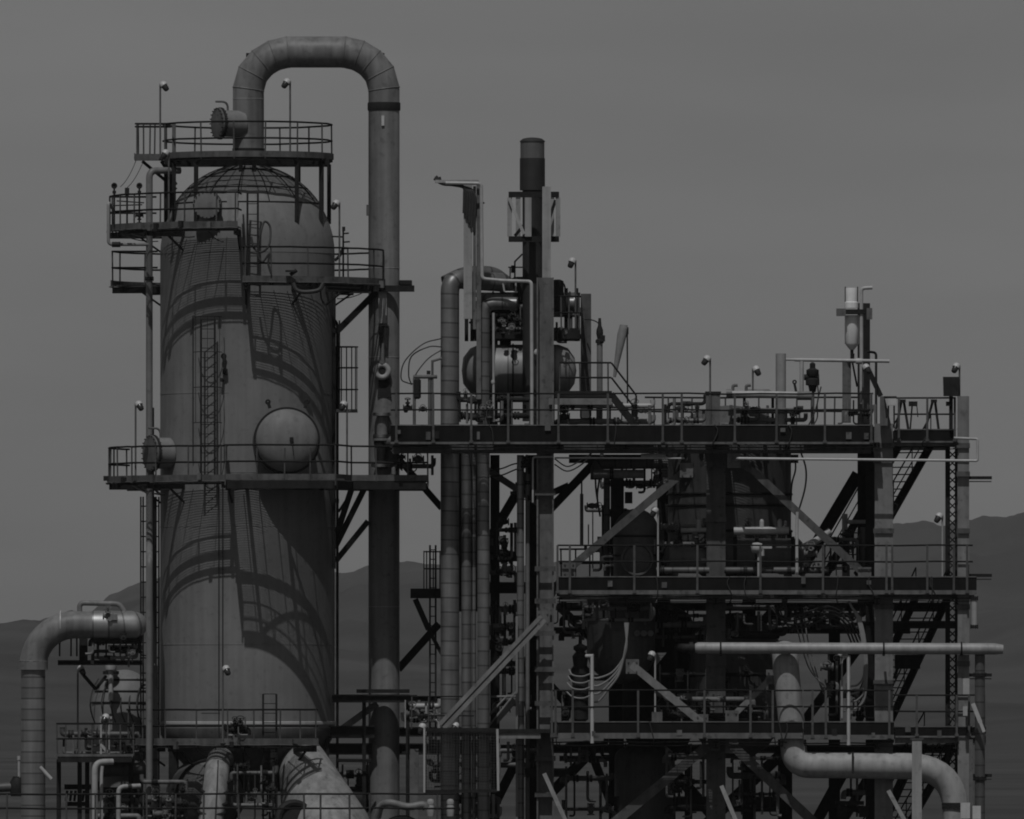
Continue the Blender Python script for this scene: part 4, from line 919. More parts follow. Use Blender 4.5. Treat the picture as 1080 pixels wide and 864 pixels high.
manifold('row of valves on the top deck below the fat drum', 478, 566, 414, 450, -2.4, 13, 2, 9, 6)
manifold('row of pale fittings on the top deck right of the grey post', 586, 690, 424, 450, -2.2, 14, 2, 10, 5, mats=[PALE, PIPEP, STEELD])
t = thing('ball_fitting', 'small pale lever fitting on the conduit in front of the fat drum', 'fitting')
MB().lathe([(.05,-.06),(.07,0),(.05,.06)], Q(520,403,-2.6), (0,0,1), 12).tube([Q(520.5,445,-2.6), Q(520.5,330,-2.6)], .04, 8).build('tube', PALE, t)
# flex cables to the left of the bundle
t = thing('instrument_stand', 'thin stand with gauges and valves left of the widest clad pipe', 'instrument stand')
MB().tube([Q(437,448,-2.5), Q(437,399,-2.5)], .05, 8).tube([Q(456,448,-2.4), Q(456,381,-2.4), Q(466,378,-2.4)], .04, 8).tube([Q(453,448,-2.4), Q(453,398,-2.4)], .05, 8).tube([Q(436,397.5,-2.5), Q(461,397.5,-2.4)], .06, 8).build('tube', STEEL, t)
MB().lathe([(.06,-.3),(.12,-.25),(.12,.3),(.06,.36)], Q(440,411,-2.5), (0,0,1), 12).box(Q(452,393,-2.4), .12, .1, .12).lathe([(.05,-.1),(.09,0),(.05,.1)], Q(428,432,-2.5), (0,0,1), 12).build('regulator', IRON, t)
valve(t, Q(430,430,-2.6), .3, (1,0,0), (0,-.4,.9)); valve(t, Q(446,432,-2.6), .26, (1,0,0), (0,-1,.3))
for k, (a, s) in enumerate((([(466,357,-2.3),(446,363,-2.6),(427,381,-2.7),(423,399,-2.7),(430,404,-2.6),(436,405,-2.5)], 'outermost'), ([(466,366,-2.3),(452,366,-2.5),(434,376,-2.6),(431,395,-2.6),(434,406,-2.5)], 'middle'), ([(466,369,-2.3),(452,378,-2.4),(441,391,-2.5),(437,399,-2.5)], 'innermost'))):
    tag(MB().tube(smooth_pts([Q(*p) for p in a]), .022, 6).build('flex_cable', CABLE), s + ' black cable loop left of the widest clad pipe', 'cable', 'black cable loops')
# short stair and valve mast to the right
t = thing('step_platform', 'railed step platform with sloping handrail above the top deck centre', 'platform')
MB().box(Q(614,416.5,-2.0), M(62), 2.2, .2).build('floor', STEELD, t)
MB().box(Q(612,423.5,-3.12), M(66), .06, .2).build('fascia', STEELL, t)
zf = Q(0,415,-3.0).z
rails(t, [Q(590,415,-3.0), Q(645,415,-3.0)], [Q(590,415,-3.0), Q(612,415,-3.0), Q(641.5,415,-3.0)], hz=M(32), mid=M(16.5))
for Y_ in (-3.0, -1.2):
    h1 = MB()
    for o_ in (32, 16.5): h1.tube([Q(645,415-o_,Y_), Q(671,449-o_,Y_)], .03, 8)
    h1.tube([Q(671,449,Y_), Q(671,417,Y_)], .03, 8); h1.build('stair_rail', RAIL, t)
for Y_ in (-3.0, -1.2): MB().bar(Q(644,416,Y_), Q(671,450,Y_), .06, .24, (0,0,1)).build('stringer', STEELD, t)
t = thing('relief_pipe', 'upright pipe with a dark valve head right of the upper platform', 'pipe')
MB().tube([Q(632.5,448,-.8), Q(632.5,361,-.8)], M(3.2), 14).build('pipe_run', PIPEP, t)
MB().lathe([(M(4.5),0),(M(4.5),.1),(M(2.6),.14),(M(3.8),.3),(M(3.6),.42),(M(2),.55),(M(1.4),.8)], Q(632.5,362,-.8), (0,0,1), 14).box(Q(635.5,357,-.9), .16, .14, .2).build('valve', IRON, t)
MB().tube(smooth_pts([Q(634,349,-.8), Q(631,341,-.7), Q(624,337.5,-.4), Q(617,337,0)]), .02, 6).build('tube', CABLE, t)
t = thing('tilted_vent', 'pale tapering vent horn leaning right above the step platform', 'vent')
MB().tube([Q(648,398,-.6), Q(651,380,-.6), Q(656,353,-.6), Q(657.5,346,-.6)], [M(1.5), M(3), M(5), M(4.5)], 16).lathe([(M(4.6),-.02),(M(4),.1),(.001,.12)], Q(657.5,346,-.6), (.1,0,1), 16).build('horn', CANV, t)
MB().tube([Q(662,448,-.6), Q(661.5,347,-.6)], .03, 6).box(Q(661.5,349,-.6), .09, .12, .22).build('mast', STEELD, t)

# ================================================================== RIGHT SIDE, TOP DECK
t = thing('control_box', 'grey square box behind the top deck handrail', 'cabinet')
MB().box(Q(752,432,-3.2), M(15), .5, M(37)).build('enclosure', STEEL, t)
MB().box(Q(752,414,-3.2), M(16.5), .6, .05).build('roof', STEELD, t)
t = thing('deck_header', 'pale level pipe with lug bolts lying over the top deck rail', 'pipe')
MB().tube([Q(767,415.5,-2.4), Q(856,417,-2.4)], M(3.6), 16).build('pipe_run', PALE, t)
MB().tube([Q(766,415,-2.4), Q(772,415,-2.4)], M(4.6), 16).tube([Q(841,417.5,-2.4), Q(856,417.5,-2.4)], M(4.6), 16).build('flange', PIPEP, t)
for x in (775, 789): MB().tube(fillet([Q(x-2,412,-2.4), Q(x-2,406.5,-2.4), Q(x+3,406.5,-2.4)], .06), .05, 8).build('lug', STEEL, t)
t = thing('deck_cover', 'low pale ribbed cover behind the level pipe on the top deck', 'cover')
MB().hexa([Q(782,415,-1.4), Q(818,415,-1.4), Q(818,415,0), Q(782,415,0), Q(787,410.5,-1.4), Q(811,410.5,-1.4), Q(811,410.5,0), Q(787,410.5,0)]).build('cover', PIPEL, t)
for x in (785, 815): MB().bar(Q(x,449,-.7), Q(x,416,-.7), .09, .09, (0,-1,0)).build('leg', STEELD, t)
pipe('vent_pipe', 'banded upright pipe with an open top on the top deck', 'pipe', [(823.5,450,-1.8),(823.5,373,-1.8)], 5.4, CLADL, n=20)
t = thing('flare_header', 'thin level pipe on a tee above the right half of the top deck', 'pipe')
MB().tube([Q(829,379.3,-1.8), Q(838,379.3,-1.8)], M(1.3), 12).tube([Q(838,379.5,-1.8), Q(938,381,-1.8)], M(1.9), 14).tube([Q(845.5,416,-1.8), Q(845.5,381,-1.8)], M(2.2), 12).build('pipe_run', PALE, t)
MB().lathe([(M(3.2),-.1),(M(3.2),.1)], Q(906,381,-1.8), (1,0,0), 14).build('coupling', PALE, t)
t = thing('control_valve', 'dark control valve with drooping cables on the top deck', 'valve')
MB().tube([Q(857,448,-2.0), Q(857,400,-2.0)], M(2.0), 12).build('spindle', STEEL, t)
MB().lathe([(.1,-.5),(.14,-.3),(.22,-.28),(.22,-.1),(.13,-.05),(.2,.05),(.2,.2),(.09,.26),(.09,.4),(.03,.45)], Q(857,397,-2.0), (0,0,1), 16).tube([Q(848,398,-2.0), Q(864,398,-2.0)], .1, 10).build('valve', IRON, t)
MB().tube(smooth_pts([Q(862,404,-2.1), Q(863,420,-2.3), Q(858,438,-2.4), Q(851,452,-2.5)]), .025, 6).tube(smooth_pts([Q(866,408,-2.1), Q(862,425,-2.3), Q(862,440,-2.3), Q(857,450,-2.5)]), .025, 6).build('cable', CABLE, t)
t = thing('dial_gauge', 'small dark dial on a stalk left of the control valve', 'gauge')
MB().torus(Q(838,403,-2.2), (0,1,0), .05, .025, 14, 6).tube([Q(840,415,-2.2), Q(838,405,-2.2)], .04, 8).build('dial', IRON, t)
# canister mast
t = thing('canister_mast', 'mast with a white canister above and below a small bracket plate', 'tank mast')
Yc = -.8
MB().lathe([(M(7.2),0),(M(7.2),.18),(M(6.2),.2),(M(6.2),.62),(M(6.0),.64)], Q(898,325,Yc), (0,0,1), 24).build('upper_canister', WHITE2, t)
for px_ in (891.5, 904.5): MB().tube([Q(px_,325,Yc), Q(px_,302.5,Yc)], .02, 6).build('guard_rod', STEELD, t)
MB().box(Q(901,329,Yc), M(37), .8, .14).build('bracket_plate', STEELD, t)
MB().box(Q(917,331,Yc-.42), M(6), .05, M(12)).build('lip_plate', STEEL, t); MB().box(Q(887,329.5,Yc-.42), M(10), .05, M(8)).build('lip_plate', STEEL, t)
MB().lathe([(M(2.5),-.15),(M(5),-.05),(M(7.6),.05),(M(7.6),.95)], Q(898.5,364,Yc), (0,0,1), 24).build('lower_canister', WHITE2, t)
MB().lathe([(M(3.5),-.3),(M(3.5),-.2),(M(2),-.18),(M(2.4),0)], Q(899,373,Yc), (0,0,1), 14).tube([Q(898.5,382,Yc), Q(898.5,369,Yc)], M(1.8), 10).build('outlet', IRON, t)
MB().tube(fillet([Q(908.5,449,Yc-.3), Q(908.5,304,Yc-.3), Q(920,303.5,Yc-.3)], .12), .06, 10).build('gooseneck', PALE, t)
t = thing('arm_bracket', 'dark stays and small pipe behind the canister mast foot', 'bracket')
MB().bar(Q(899,382,-.2), Q(904,408,-.2), .06, .06).bar(Q(915,388,-.4), Q(929,418,-.4), .16, .12).tube(fillet([Q(924,448,-.6), Q(924,372,-.6), Q(915,371,-.6)], .1), .04, 8).build('stay', STEELD, t)
t = thing('deck_cabinet', 'tapered grey housing with pale box beside it at the top deck end', 'cabinet')
MB().hexa([Q(928,449,-4.0), Q(940,449,-4.0), Q(940,449,-3.4), Q(928,449,-3.4), Q(928,418,-4.0), Q(933,418,-4.0), Q(933,418,-3.4), Q(928,418,-3.4)]).build('housing', STEEL, t)
t = thing('white_box', 'small bright white box with a dark lid on the top deck rail', 'box')
MB().box(Q(940.5,424,-4.3), M(9.5), .3, M(7)).build('enclosure', WHITE, t)
MB().box(Q(939,419.2,-4.2), M(13), .3, .07).build('lid', STEELD, t)
for x in (937, 943): MB().bar(Q(x,452,-4.3), Q(x,428,-4.3), .05, .05, (0,-1,0)).build('leg', STEELD, t)
for lb, x0, x1, xt in (('left slim A frame trestle on the short top deck stretch', 945, 958, 953), ('right slim A frame trestle on the short top deck stretch', 976, 990, 986)):
    t = thing('trestle', lb, 'trestle', 'trestles on the top deck')
    for Y_ in (-2.6, -1.0): MB().bar(Q(x0,453,Y_), Q(xt-2,422,Y_), .08, .08, (0,-1,0)).bar(Q(x1,453,Y_), Q(xt,422,Y_), .08, .08, (0,-1,0)).build('leg', STEELD, t)
    MB().bar(Q(xt-1,423,-2.8), Q(xt-1,423,-.8), .2, .1, (0,0,1)).build('top_rail', STEELD, t)
tag(MB().box(Q(963,426,-2.0), M(9), .3, M(5)).bar(Q(960,453,-2.0), Q(962,428,-2.0), .05, .05, (0,-1,0)).bar(Q(968,440,-2.0), Q(967,428,-2.0), .03, .03, (0,-1,0)).build('small_sign_box', STEELD), 'small dark box on a stalk between the two trestles', 'box')
t = thing('square_panel', 'dark square panel raised on a post at the top right deck corner', 'panel')
MB().hexa([Q(995,418,-3.6), Q(1011,418,-3.6), Q(1011,418,-3.1), Q(995,418,-3.1), Q(994.5,397.5,-3.6), Q(1011.5,397.5,-3.6), Q(1011.5,397.5,-3.1), Q(994.5,397.5,-3.1)]).build('panel', STEELD, t)
MB().bar(Q(1003,453,-3.3), Q(1003,418,-3.3), .12, .12, (0,-1,0)).box(Q(1000,426,-3.4), .14, .1, .14).build('post', STEELD, t)
# large vessel in the frame
t = thing('reactor_vessel', 'large dark domed vessel standing between the decks at centre right', 'vessel')
c = Q(769.5, 864, 1.0); rv = M(65)
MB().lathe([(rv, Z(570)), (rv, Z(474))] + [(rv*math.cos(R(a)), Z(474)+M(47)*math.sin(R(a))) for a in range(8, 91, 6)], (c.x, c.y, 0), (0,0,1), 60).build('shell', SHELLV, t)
MB().lathe([(rv*.35, Z(612)), (rv*.7, Z(596)), (rv*.95, Z(582)), (rv, Z(570.2))], (c.x, c.y, 0), (0,0,1), 60).build('bottom_head', SHELLB, t)
for y in (521, 533, 560): MB().torus((c.x, c.y, Z(y)), (0,0,1), rv+.01, .05, 60, 6).build('hoop', IRON, t)
for a in (205, 250, 295, 340): 
    p = Vector((c.x+rv*1.0*math.cos(R(a)), c.y+rv*1.0*math.sin(R(a)), 0))
    MB().bar(Vector((p.x,p.y,Z(609))), Vector((p.x,p.y,Z(560))), .26, .26, (0,-1,0)).build('leg', STEELD, t)
t = thing('side_vessel', 'rounded vessel on the middle deck behind the pale sloping brace', 'vessel')
c = Q(671, 864, -1.0); rv = M(24)
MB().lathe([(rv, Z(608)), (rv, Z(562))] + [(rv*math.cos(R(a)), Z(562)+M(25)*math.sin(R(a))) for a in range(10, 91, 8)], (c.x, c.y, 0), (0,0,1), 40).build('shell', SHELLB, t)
for y in (566, 586): MB().torus((c.x, c.y, Z(y)), (0,0,1), rv+.01, .04, 40, 6).build('hoop', IRON, t)
MB().torus(Q(672,590,-1.9), (0,1,0), M(16), .05, 30, 6).lathe([(M(15.5),-.2),(M(15.5),0),(M(12),.06),(.001,.08)], Q(672,590,-1.85), (0,-1,0), 30).build('manway', SHELLB, t)
t = thing('lower_vessel', 'dark vessel hanging below the middle deck beside the pale curved cables', 'vessel')
c = Q(655, 864, -.6); rv = M(36)
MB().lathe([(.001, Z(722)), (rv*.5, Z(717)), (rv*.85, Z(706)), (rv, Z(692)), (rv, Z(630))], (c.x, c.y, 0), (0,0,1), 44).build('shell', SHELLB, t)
for x in (672, 679, 686): MB().lathe([(.1,-.06),(.1,.1)], Q(x,668,-1.7), (0,-1,0), 12).build('nozzle', STEEL, t)
t = thing('tower_vessel', 'very dark tall vessel behind the fat white pipe under the middle deck', 'vessel')
c = Q(776, 864, .8); rv = M(48)
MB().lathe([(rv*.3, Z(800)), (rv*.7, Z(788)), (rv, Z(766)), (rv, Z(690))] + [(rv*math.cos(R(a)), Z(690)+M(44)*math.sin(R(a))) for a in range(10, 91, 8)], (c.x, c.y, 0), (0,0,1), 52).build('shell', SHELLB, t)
MB().torus((c.x, c.y, Z(672)), (0,0,1), rv*.93, .06, 44, 6).build('hoop', IRON, t)
t = thing('dark_filler', 'added black filler cylinder at the back between the two lower decks', 'vessel')  # dark mass added to close the gaps between the vessels
c = Q(694, 864, 2.6); rv = M(38)
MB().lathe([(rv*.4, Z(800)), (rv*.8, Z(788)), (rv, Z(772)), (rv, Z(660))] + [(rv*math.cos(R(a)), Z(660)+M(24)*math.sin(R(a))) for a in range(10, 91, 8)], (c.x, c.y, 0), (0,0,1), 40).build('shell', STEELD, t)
for a in (200, 270, 340): MB().bar(Vector((c.x+rv*.9*math.cos(R(a)), c.y+rv*.9*math.sin(R(a)), 0)), Vector((c.x+rv*.9*math.cos(R(a)), c.y+rv*.9*math.sin(R(a)), Z(785))), .25, .25, (0,-1,0)).build('leg', STEELD, t)
t = thing('dark_backing', 'added dark backing panel filling the gaps behind the clad pipe bundle', 'cable tray')  # dark sheet added so no sky shows between the pipes
MB().box(Q(490,560,-.9), M(46), .06, M(170)).build('back_plate', STEELD, t)
for px_ in (468, 513): MB().bar(Q(px_,963,-.95), Q(px_,472,-.95), .07, .16, (0,-1,0)).build('side_rail', STEELD, t)
t = thing('gear_housing', 'black machine housing above the fat drum under the humped duct', 'machine')
MB().box(Q(535,330,.2), M(46), 1.2, M(38)).build('casing', IRON, t)
MB().lathe([(M(9),-.3),(M(12),-.2),(M(12),.5),(M(8),.6)], Q(550,312,-.2), (0,0,1), 22).build('cowl', IRON, t)
MB().box(Q(515,342,-.6), M(16), .5, M(14)).build('gearbox', STEELM, t)
t = thing('base_vessel', 'dark vessel below the lowest deck at the foot of the frame', 'vessel')
c = Q(680, 864, 1.5); rv = M(32)
MB().lathe([(rv, 0), (rv, Z(800))] + [(rv*math.cos(R(a)), Z(800)+M(18)*math.sin(R(a))) for a in range(10, 91, 8)], (c.x, c.y, 0), (0,0,1), 40).build('shell', SHELLB, t)
# pipes under top deck
pipe('dark_elbow_pipe', 'dark thick pipe with an end elbow under the top deck centre', 'pipe', [(629,506,-1.0),(629,489,-1.0),(704,488,-1.0)], 6.4, CLADD, bend=.35, n=18)
pipe('stub_header', 'short grey round ended pipe just below the dark thick pipe', 'pipe', [(626,500,-1.6),(679,500,-1.6)], 4.6, PIPEP, n=16, flanges=[(0,.36)])
pipe('pale_short_pipe', 'short pale level pipe against the underside of the top deck', 'pipe', [(676,481,-3.2),(702,480,-3.2)], 2.2, PALE, n=12)
t = thing('black_duct', 'black vertical duct dropping from the thick pipe to the middle deck', 'duct')
MB().box(Q(651,555,.4), M(14), .6, M(112)).box(Q(663,525,.3), M(8), .5, M(12)).build('duct', STEELD, t)
MB().tube([Q(640,610,.2), Q(640,500,.2)], M(3.4), 12).build('side_pipe', CLADD, t)
pipe('thin_drop_pipe', 'thin upright dark pipe with a wider lower sleeve left of the black duct', 'pipe', [(613.5,572,0),(613.5,505,0)], .9, STEELD)
pipe('sleeve_pipe', 'wider lower sleeve on the thin upright pipe', 'pipe', [(613.5,575,-.05),(613.5,521,-.05)], 1.9, STEEL)
for k, (a, lb) in enumerate((([(628,506,-.5),(629,520,-.5),(633,545,-.5)], 'left'), ([(632,506,-.5),(630,525,-.5),(633,545,-.5)], 'right'))):
    tag(MB().tube(smooth_pts([Q(*p) for p in a]), .035, 6).build('hanging_cable', CABLE), lb + ' black cable hanging between the sleeve pipe and the black duct', 'cable')
for (a, lb) in (([(838,480,-1),(839,495,-1.2),(835,512,-1.2),(834,540,-1.2)], 'left dark cable hanging at the right edge of the domed vessel'), ([(845,478,-1),(850,495,-1.2),(849,515,-1.2),(842,540,-1.2)], 'right bowed dark cable hanging at the edge of the domed vessel')):
    tag(MB().tube(smooth_pts([Q(*p) for p in a]), .032, 6).build('hanging_cable', CABLE), lb, 'cable')
tag(MB().tube(smooth_pts([Q(841,540,-3.9), Q(840.5,560,-3.9), Q(840.5,606,-4.0)]), .05, 8).build('pale_conduit', PALE), 'pale upright conduit below the joint of the right sloping brace', 'pipe')
t = thing('heat_exchanger', 'dark horizontal exchanger with a pale top pipe on the middle deck', 'heat exchanger')
MB().lathe([(.001,-.2),(M(14),-.1),(M(18),0),(M(18),M(100)),(M(14),M(104)),(.001,M(106))], Q(742,586,-1.4), (1,0,0), 34).build('shell', SHELLB, t)
for x in (775, 798, 836): MB().lathe([(M(20),-.06),(M(20),.06)], Q(x,586,-1.4), (1,0,0), 34).build('flange', IRON, t)
MB().tube(fillet([Q(774,560,-2.9), Q(832,559.5,-2.9)], .1), M(3.9), 16).build('top_pipe', PALE, t)
for x in (803.5, 822.5): MB().tube([Q(x,560,-2.9), Q(x,550,-2.9)], M(2.4), 12).lathe([(M(2.4),0),(M(1.6),.06),(.001,.08)], Q(x,550,-2.9), (0,0,1), 12).build('nub', PALE, t)
t = thing('heat_exchanger', 'smaller exchanger end left of the central column on the middle deck', 'heat exchanger')
MB().lathe([(.001,-.2),(M(10),-.1),(M(13),0),(M(13),M(38))], Q(706,588,-1.8), (1,0,0), 28).build('shell', SHELLB, t)
MB().tube([Q(718,559.5,-2.4), Q(745,559,-2.4)], M(2.6), 14).tube([Q(737,559,-2.4), Q(737,548,-2.4)], M(3), 12).build('top_pipe', PIPEL, t)
t = thing('transmitter_head', 'pale knobbly instrument head above the middle deck rail', 'instrument')
MB().lathe([(.09,-.2),(.16,-.15),(.18,0),(.14,.14),(.05,.18)], Q(799,578,-3.4), (1,0,0), 16).lathe([(.1,-.1),(.1,.2)], Q(803,583,-3.4), (0,0,1), 12).box(Q(809,577.5,-3.4), .3, .16, .07).tube([Q(800,609,-3.4), Q(800,584,-3.4)], .04, 8).build('head', PALE, t)
pipe('floor_pipe', 'clad level pipe along the middle deck floor behind the rail', 'pipe', [(692,601.5,-3.0),(748,601.5,-3.0)], 3.4, CLADD, flanges=[(0,.12)], n=16)
pipe('floor_pipe', 'clad level pipe on the middle deck right of the central column', 'pipe', [(764,601.5,-3.0),(874,601.5,-3.0)], 3.4, CLADD, flanges=[(0,.2),(0,.62)], n=16)
t = thing('spray_valve', 'cluster of pale valve knobs at the right end of the exchanger', 'valve')
valve(t, Q(855,584,-3.2), .42, (1,0,0), (0,-.7,.7), STEEL); valve(t, Q(863,594,-3.1), .36, (1,0,0), (0,-1,0), STEELL); valve(t, Q(850,597,-3.2), .32, (0,0,1), (0,-1,.2), IRON)
MB().tube(fillet([Q(846,578,-3.0), Q(862,570,-3.0), Q(876,560,-3.0)], .15), .12, 10).build('tube', PALE, t)
t = thing('small_pipe_stand', 'pale upright and level short pipes behind the right sloping brace', 'pipe')
MB().tube([Q(891,609,-.6), Q(891,542,-.6)], M(3), 14).tube([Q(893,550.5,-.8), Q(915,550.5,-.8)], M(2.2), 12).build('pipe_run', PIPEL, t)
t = thing('vertical_actuator', 'slim grey actuator tubes beside the back column on the middle deck', 'actuator')
MB().tube([Q(911,608,-.9), Q(911,556,-.9)], M(3.6), 14).tube(fillet([Q(906,600,-.9), Q(904,580,-.9), Q(906,566,-.9), Q(912,560,-.9)], .2), M(1.6), 8).build('tube', STEEL, t)
mb = MB()
for y in range(560, 606, 4): mb.lathe([(.11,-.03),(.11,.03)], Q(918.5, y, -.95), (0,0,1), 10)
mb.build('chain', IRON, t)
manifold('dark valves and tubes under the vessel dome at the centre of the middle deck', 690, 745, 548, 606, -1.2, 21, 3, 9, 5)
manifold('tangle of tubes and valves in the shade left of the central column', 690, 748, 640, 680, -.2, 22, 3, 9, 4)
manifold('tangle of tubes hung under the middle deck at the right', 832, 912, 634, 664, -.8, 23, 3, 12, 3)
manifold('dark tubes and fittings on the lowest deck before the dark tall vessel', 690, 812, 700, 762, -1.2, 24, 3, 12, 6)
manifold('tubes under the middle deck next to the front left column', 588, 640, 632, 676, -.4, 25, 3, 9, 3)
manifold('dense valve cluster between the clad bundle and the front left column', 514, 548, 546, 616, -.6, 26, 3, 9, 6)
manifold('lower dense valve cluster between the clad bundle and the slim twin pipes', 514, 546, 632, 690, -.4, 27, 3, 9, 5)
manifold('valves and pipes tucked under the lowest deck at centre', 596, 640, 782, 806, -.8, 28, 2, 8, 2)
manifold('small pipes beneath the lowest deck around the central column', 700, 760, 784, 866, -.6, 29, 3, 9, 3)
manifold('dark pipes at the frame foot right of the central column', 768, 826, 790, 866, 0, 30, 4, 9, 3)
manifold('valves behind the mesh screen', 450, 522, 776, 834, .4, 31, 3, 10, 5)
manifold('pale valves and tubes behind the hanging cables at right', 866, 886, 688, 760, -2.6, 32, 1, 5, 4, mats=[STEEL, PIPEP])
manifold('dark piping left of the front left column on the lowest level', 520, 560, 690, 760, .3, 33, 2, 8, 3)
manifold('pipes along the beams behind the fat vertical pipe at bottom', 352, 392, 800, 866, .6, 34, 2, 6, 2)
manifold('small valves on the beams between the fat vertical pipe and the bundle', 424, 466, 738, 764, -1.0, 35, 2, 6, 3, mats=[PIPEP, PALE])
manifold('cluttered pipes at the foot of the frame under the mesh screen', 470, 530, 836, 868, -.8, 36, 2, 10, 4, mats=[STEELD, PALE, STEEL])
manifold('pipework among the bottom right braces', 884, 930, 800, 866, .2, 37, 3, 6, 2)
manifold('valves at the foot of the right stairs on the lowest deck', 890, 925, 720, 762, -1.0, 38, 2, 6, 3)
manifold('small tubes and valves under the top deck near the front left column', 545, 570, 478, 530, -2.2, 39, 2, 6, 3)
manifold('dark tubes and valves under the vessel dome right of the central column', 772, 832, 548, 606, -.6, 41, 3, 10, 5)
manifold('valves packed round the small pipe stand on the middle deck', 872, 908, 556, 606, -1.6, 42, 2, 8, 5, mats=[STEEL, PIPEP, STEELD, PALE])
manifold('thin tubes and valves under the top deck left of the domed vessel', 632, 708, 478, 520, .8, 43, 2, 9, 3)
manifold('valves and tubes around the rounded vessel on the middle deck', 632, 700, 566, 606, -.2, 44, 3, 9, 4)
manifold('tubes beside the black duct under the top deck', 616, 664, 520, 600, 1.4, 45, 2, 7, 3)
manifold('tubes and fittings under the middle deck in front of the dark hanging vessel', 612, 690, 632, 660, -2.0, 46, 2, 10, 3)
manifold('tangle of tubes above the long white pipe under the middle deck', 745, 830, 634, 676, -1.6, 47, 3, 12, 4)
manifold('pipes and valves on the lowest deck left of the fat white pipe', 700, 800, 730, 760, -2.6, 48, 2, 12, 6, mats=[STEELD, STEEL, PIPEP])
manifold('low valves on the lowest deck beside the bottle shaped valve', 590, 606, 720, 760, -1.6, 49, 1, 4, 2)
manifold('tubes at the foot of the frame under the dark hanging vessel', 592, 648, 806, 866, 1.0, 50, 2, 5, 2)
manifold('pipes on the top deck behind the square grey box', 700, 745, 420, 450, -1.0, 51, 2, 7, 3, mats=[PIPEP, STEELD, STEEL])
manifold('tubes and small valves on the top deck under the level pipe', 768, 850, 424, 450, -1.6, 52, 2, 9, 4, mats=[STEEL, STEELD])
manifold('small tubes by the canister mast foot on the top deck', 888, 925, 420, 450, -1.8, 53, 1, 7, 2)
manifold('pipes hanging from the lowest deck behind the mesh screen top', 524, 575, 782, 812, -.6, 54, 2, 6, 2)
manifold('dark pipes tucked under the lowest deck at the right end', 950, 1000, 784, 830, .8, 55, 1, 5, 1)
manifold('valves and tubes under the bridge end by the fat vertical pipe', 412, 462, 474, 504, -.6, 56, 1, 6, 2)
# twin slim pipes
pipe('slim_riser', 'slim clad riser left of the front left column, the wider twin', 'pipe', [(549,480,-2.6),(549,963,-2.6)], 3.9, CLAD, n=14)
pipe('slim_riser', 'slim dark riser hugging the wider twin near the front left column', 'pipe', [(556.5,500,-2.4),(556.5,963,-2.4)], 2.2, PIPEP, n=12, flanges=[(0,.02)])
tag(MB().bar(Q(545,963,-2.9), Q(545,650,-2.9), .07, .06, (0,-1,0)).build('angle_strip', STEELL), 'pale narrow strip running up beside the slim clad riser', 'strip')
# instrument valve with flex cables, centre
t = thing('actuated_valve', 'dark bottle shaped valve with coiled wires on the lowest deck', 'valve')
MB().lathe([(.14,0),(.26,.1),(.26,1.5),(.3,1.55),(.3,1.7),(.22,1.8),(.26,2.1),(.14,2.25),(.22,2.32),(.22,2.42),(.06,2.5),(.05,2.75)], Q(612,762,-2.6), (0,0,1), 18).build('body', IRON, t)
mb = MB()
for k, y in enumerate((712, 719, 726, 735)):
    mb.tube(smooth_pts([Q(600-k,y-6,-2.9), Q(604,y,-3.0), Q(614,y+1.5,-3.05), Q(622,y-1,-2.9)]), .025, 6)
mb.build('wire', CABLEL, t)
t = thing('pale_standpipe', 'white upright tube in front of the lowest deck at left', 'pipe')
MB().tube([Q(624.5,784,-4.2), Q(624.5,692,-4.2), Q(618,692,-4.1)], .06, 10).build('tube', PALE, t)
for (x, lb) in ((632, 'outer'), (638, 'second'), (644, 'third'), (650, 'inner')):
    k = (x-632)/6
    tag(MB().tube(smooth_pts([Q(659+k*1.2,656,-3.7), Q(661-k*.3,680,-3.7), Q(657-k*1.2,695+k*5,-3.6), Q(646-k*1.5,709+k*6,-3.5), Q(632,715+k*8,-3.4), Q(624,715+k*8.5,-3.3)]), .034, 8).build('flex_conduit', CABLEL), lb + ' of four pale conduits curving from the dark vessel to the white standpipe', 'cable', 'pale curving conduits at centre')
t = thing('pale_standpipe', 'white upright tube rising through the lowest deck among the right cables', 'pipe')
MB().tube([Q(895,786,-4.2), Q(895,693,-4.2), Q(889,692,-4.1)], .06, 10).build('tube', PALE, t)
for k in range(4):
    tag(MB().tube(smooth_pts([Q(895+k,634+k*2,-3.6), Q(905+k,655,-3.7), Q(911+k,690,-3.7), Q(911+k*.6,712+k*7,-3.6), Q(905,722+k*8,-3.5), Q(897,724+k*8,-3.4)]), .034, 8).build('flex_conduit', CABLEL), ('first', 'second', 'third', 'lowest')[k] + ' of four pale conduits looping down to the right white standpipe', 'cable', 'pale curving conduits at right')
for k in range(3):
    tag(MB().tube(smooth_pts([Q(838+k*5,650,-1.5), Q(845+k*4,680,-1.8), Q(854+k*3,706,-2.0), Q(868,722+k*4,-2.2), Q(876,726+k*5,-2.2)]), .024, 6).build('flex_conduit', CABLEL), ('left', 'middle', 'right')[k] + ' of three thin grey cables drooping beside the fat white pipe', 'cable', 'thin drooping cables')
for k, lb in enumerate(('uppermost', 'second', 'third', 'lowest')):
    tag(MB().tube(smooth_pts([Q(812+k*3,640,-2.6), Q(826+k*2,652+k*3,-2.8), Q(850,646+k*5,-3.0), Q(874,640+k*4,-3.0), Q(896-k*2,652+k*3,-2.8), Q(908-k*2,676+k*4,-2.6)]), .03, 6).build('slung_cable', CABLE), lb + ' of four black cables slung under the middle deck right of the fat white pipe', 'cable', 'slung black cables at right')
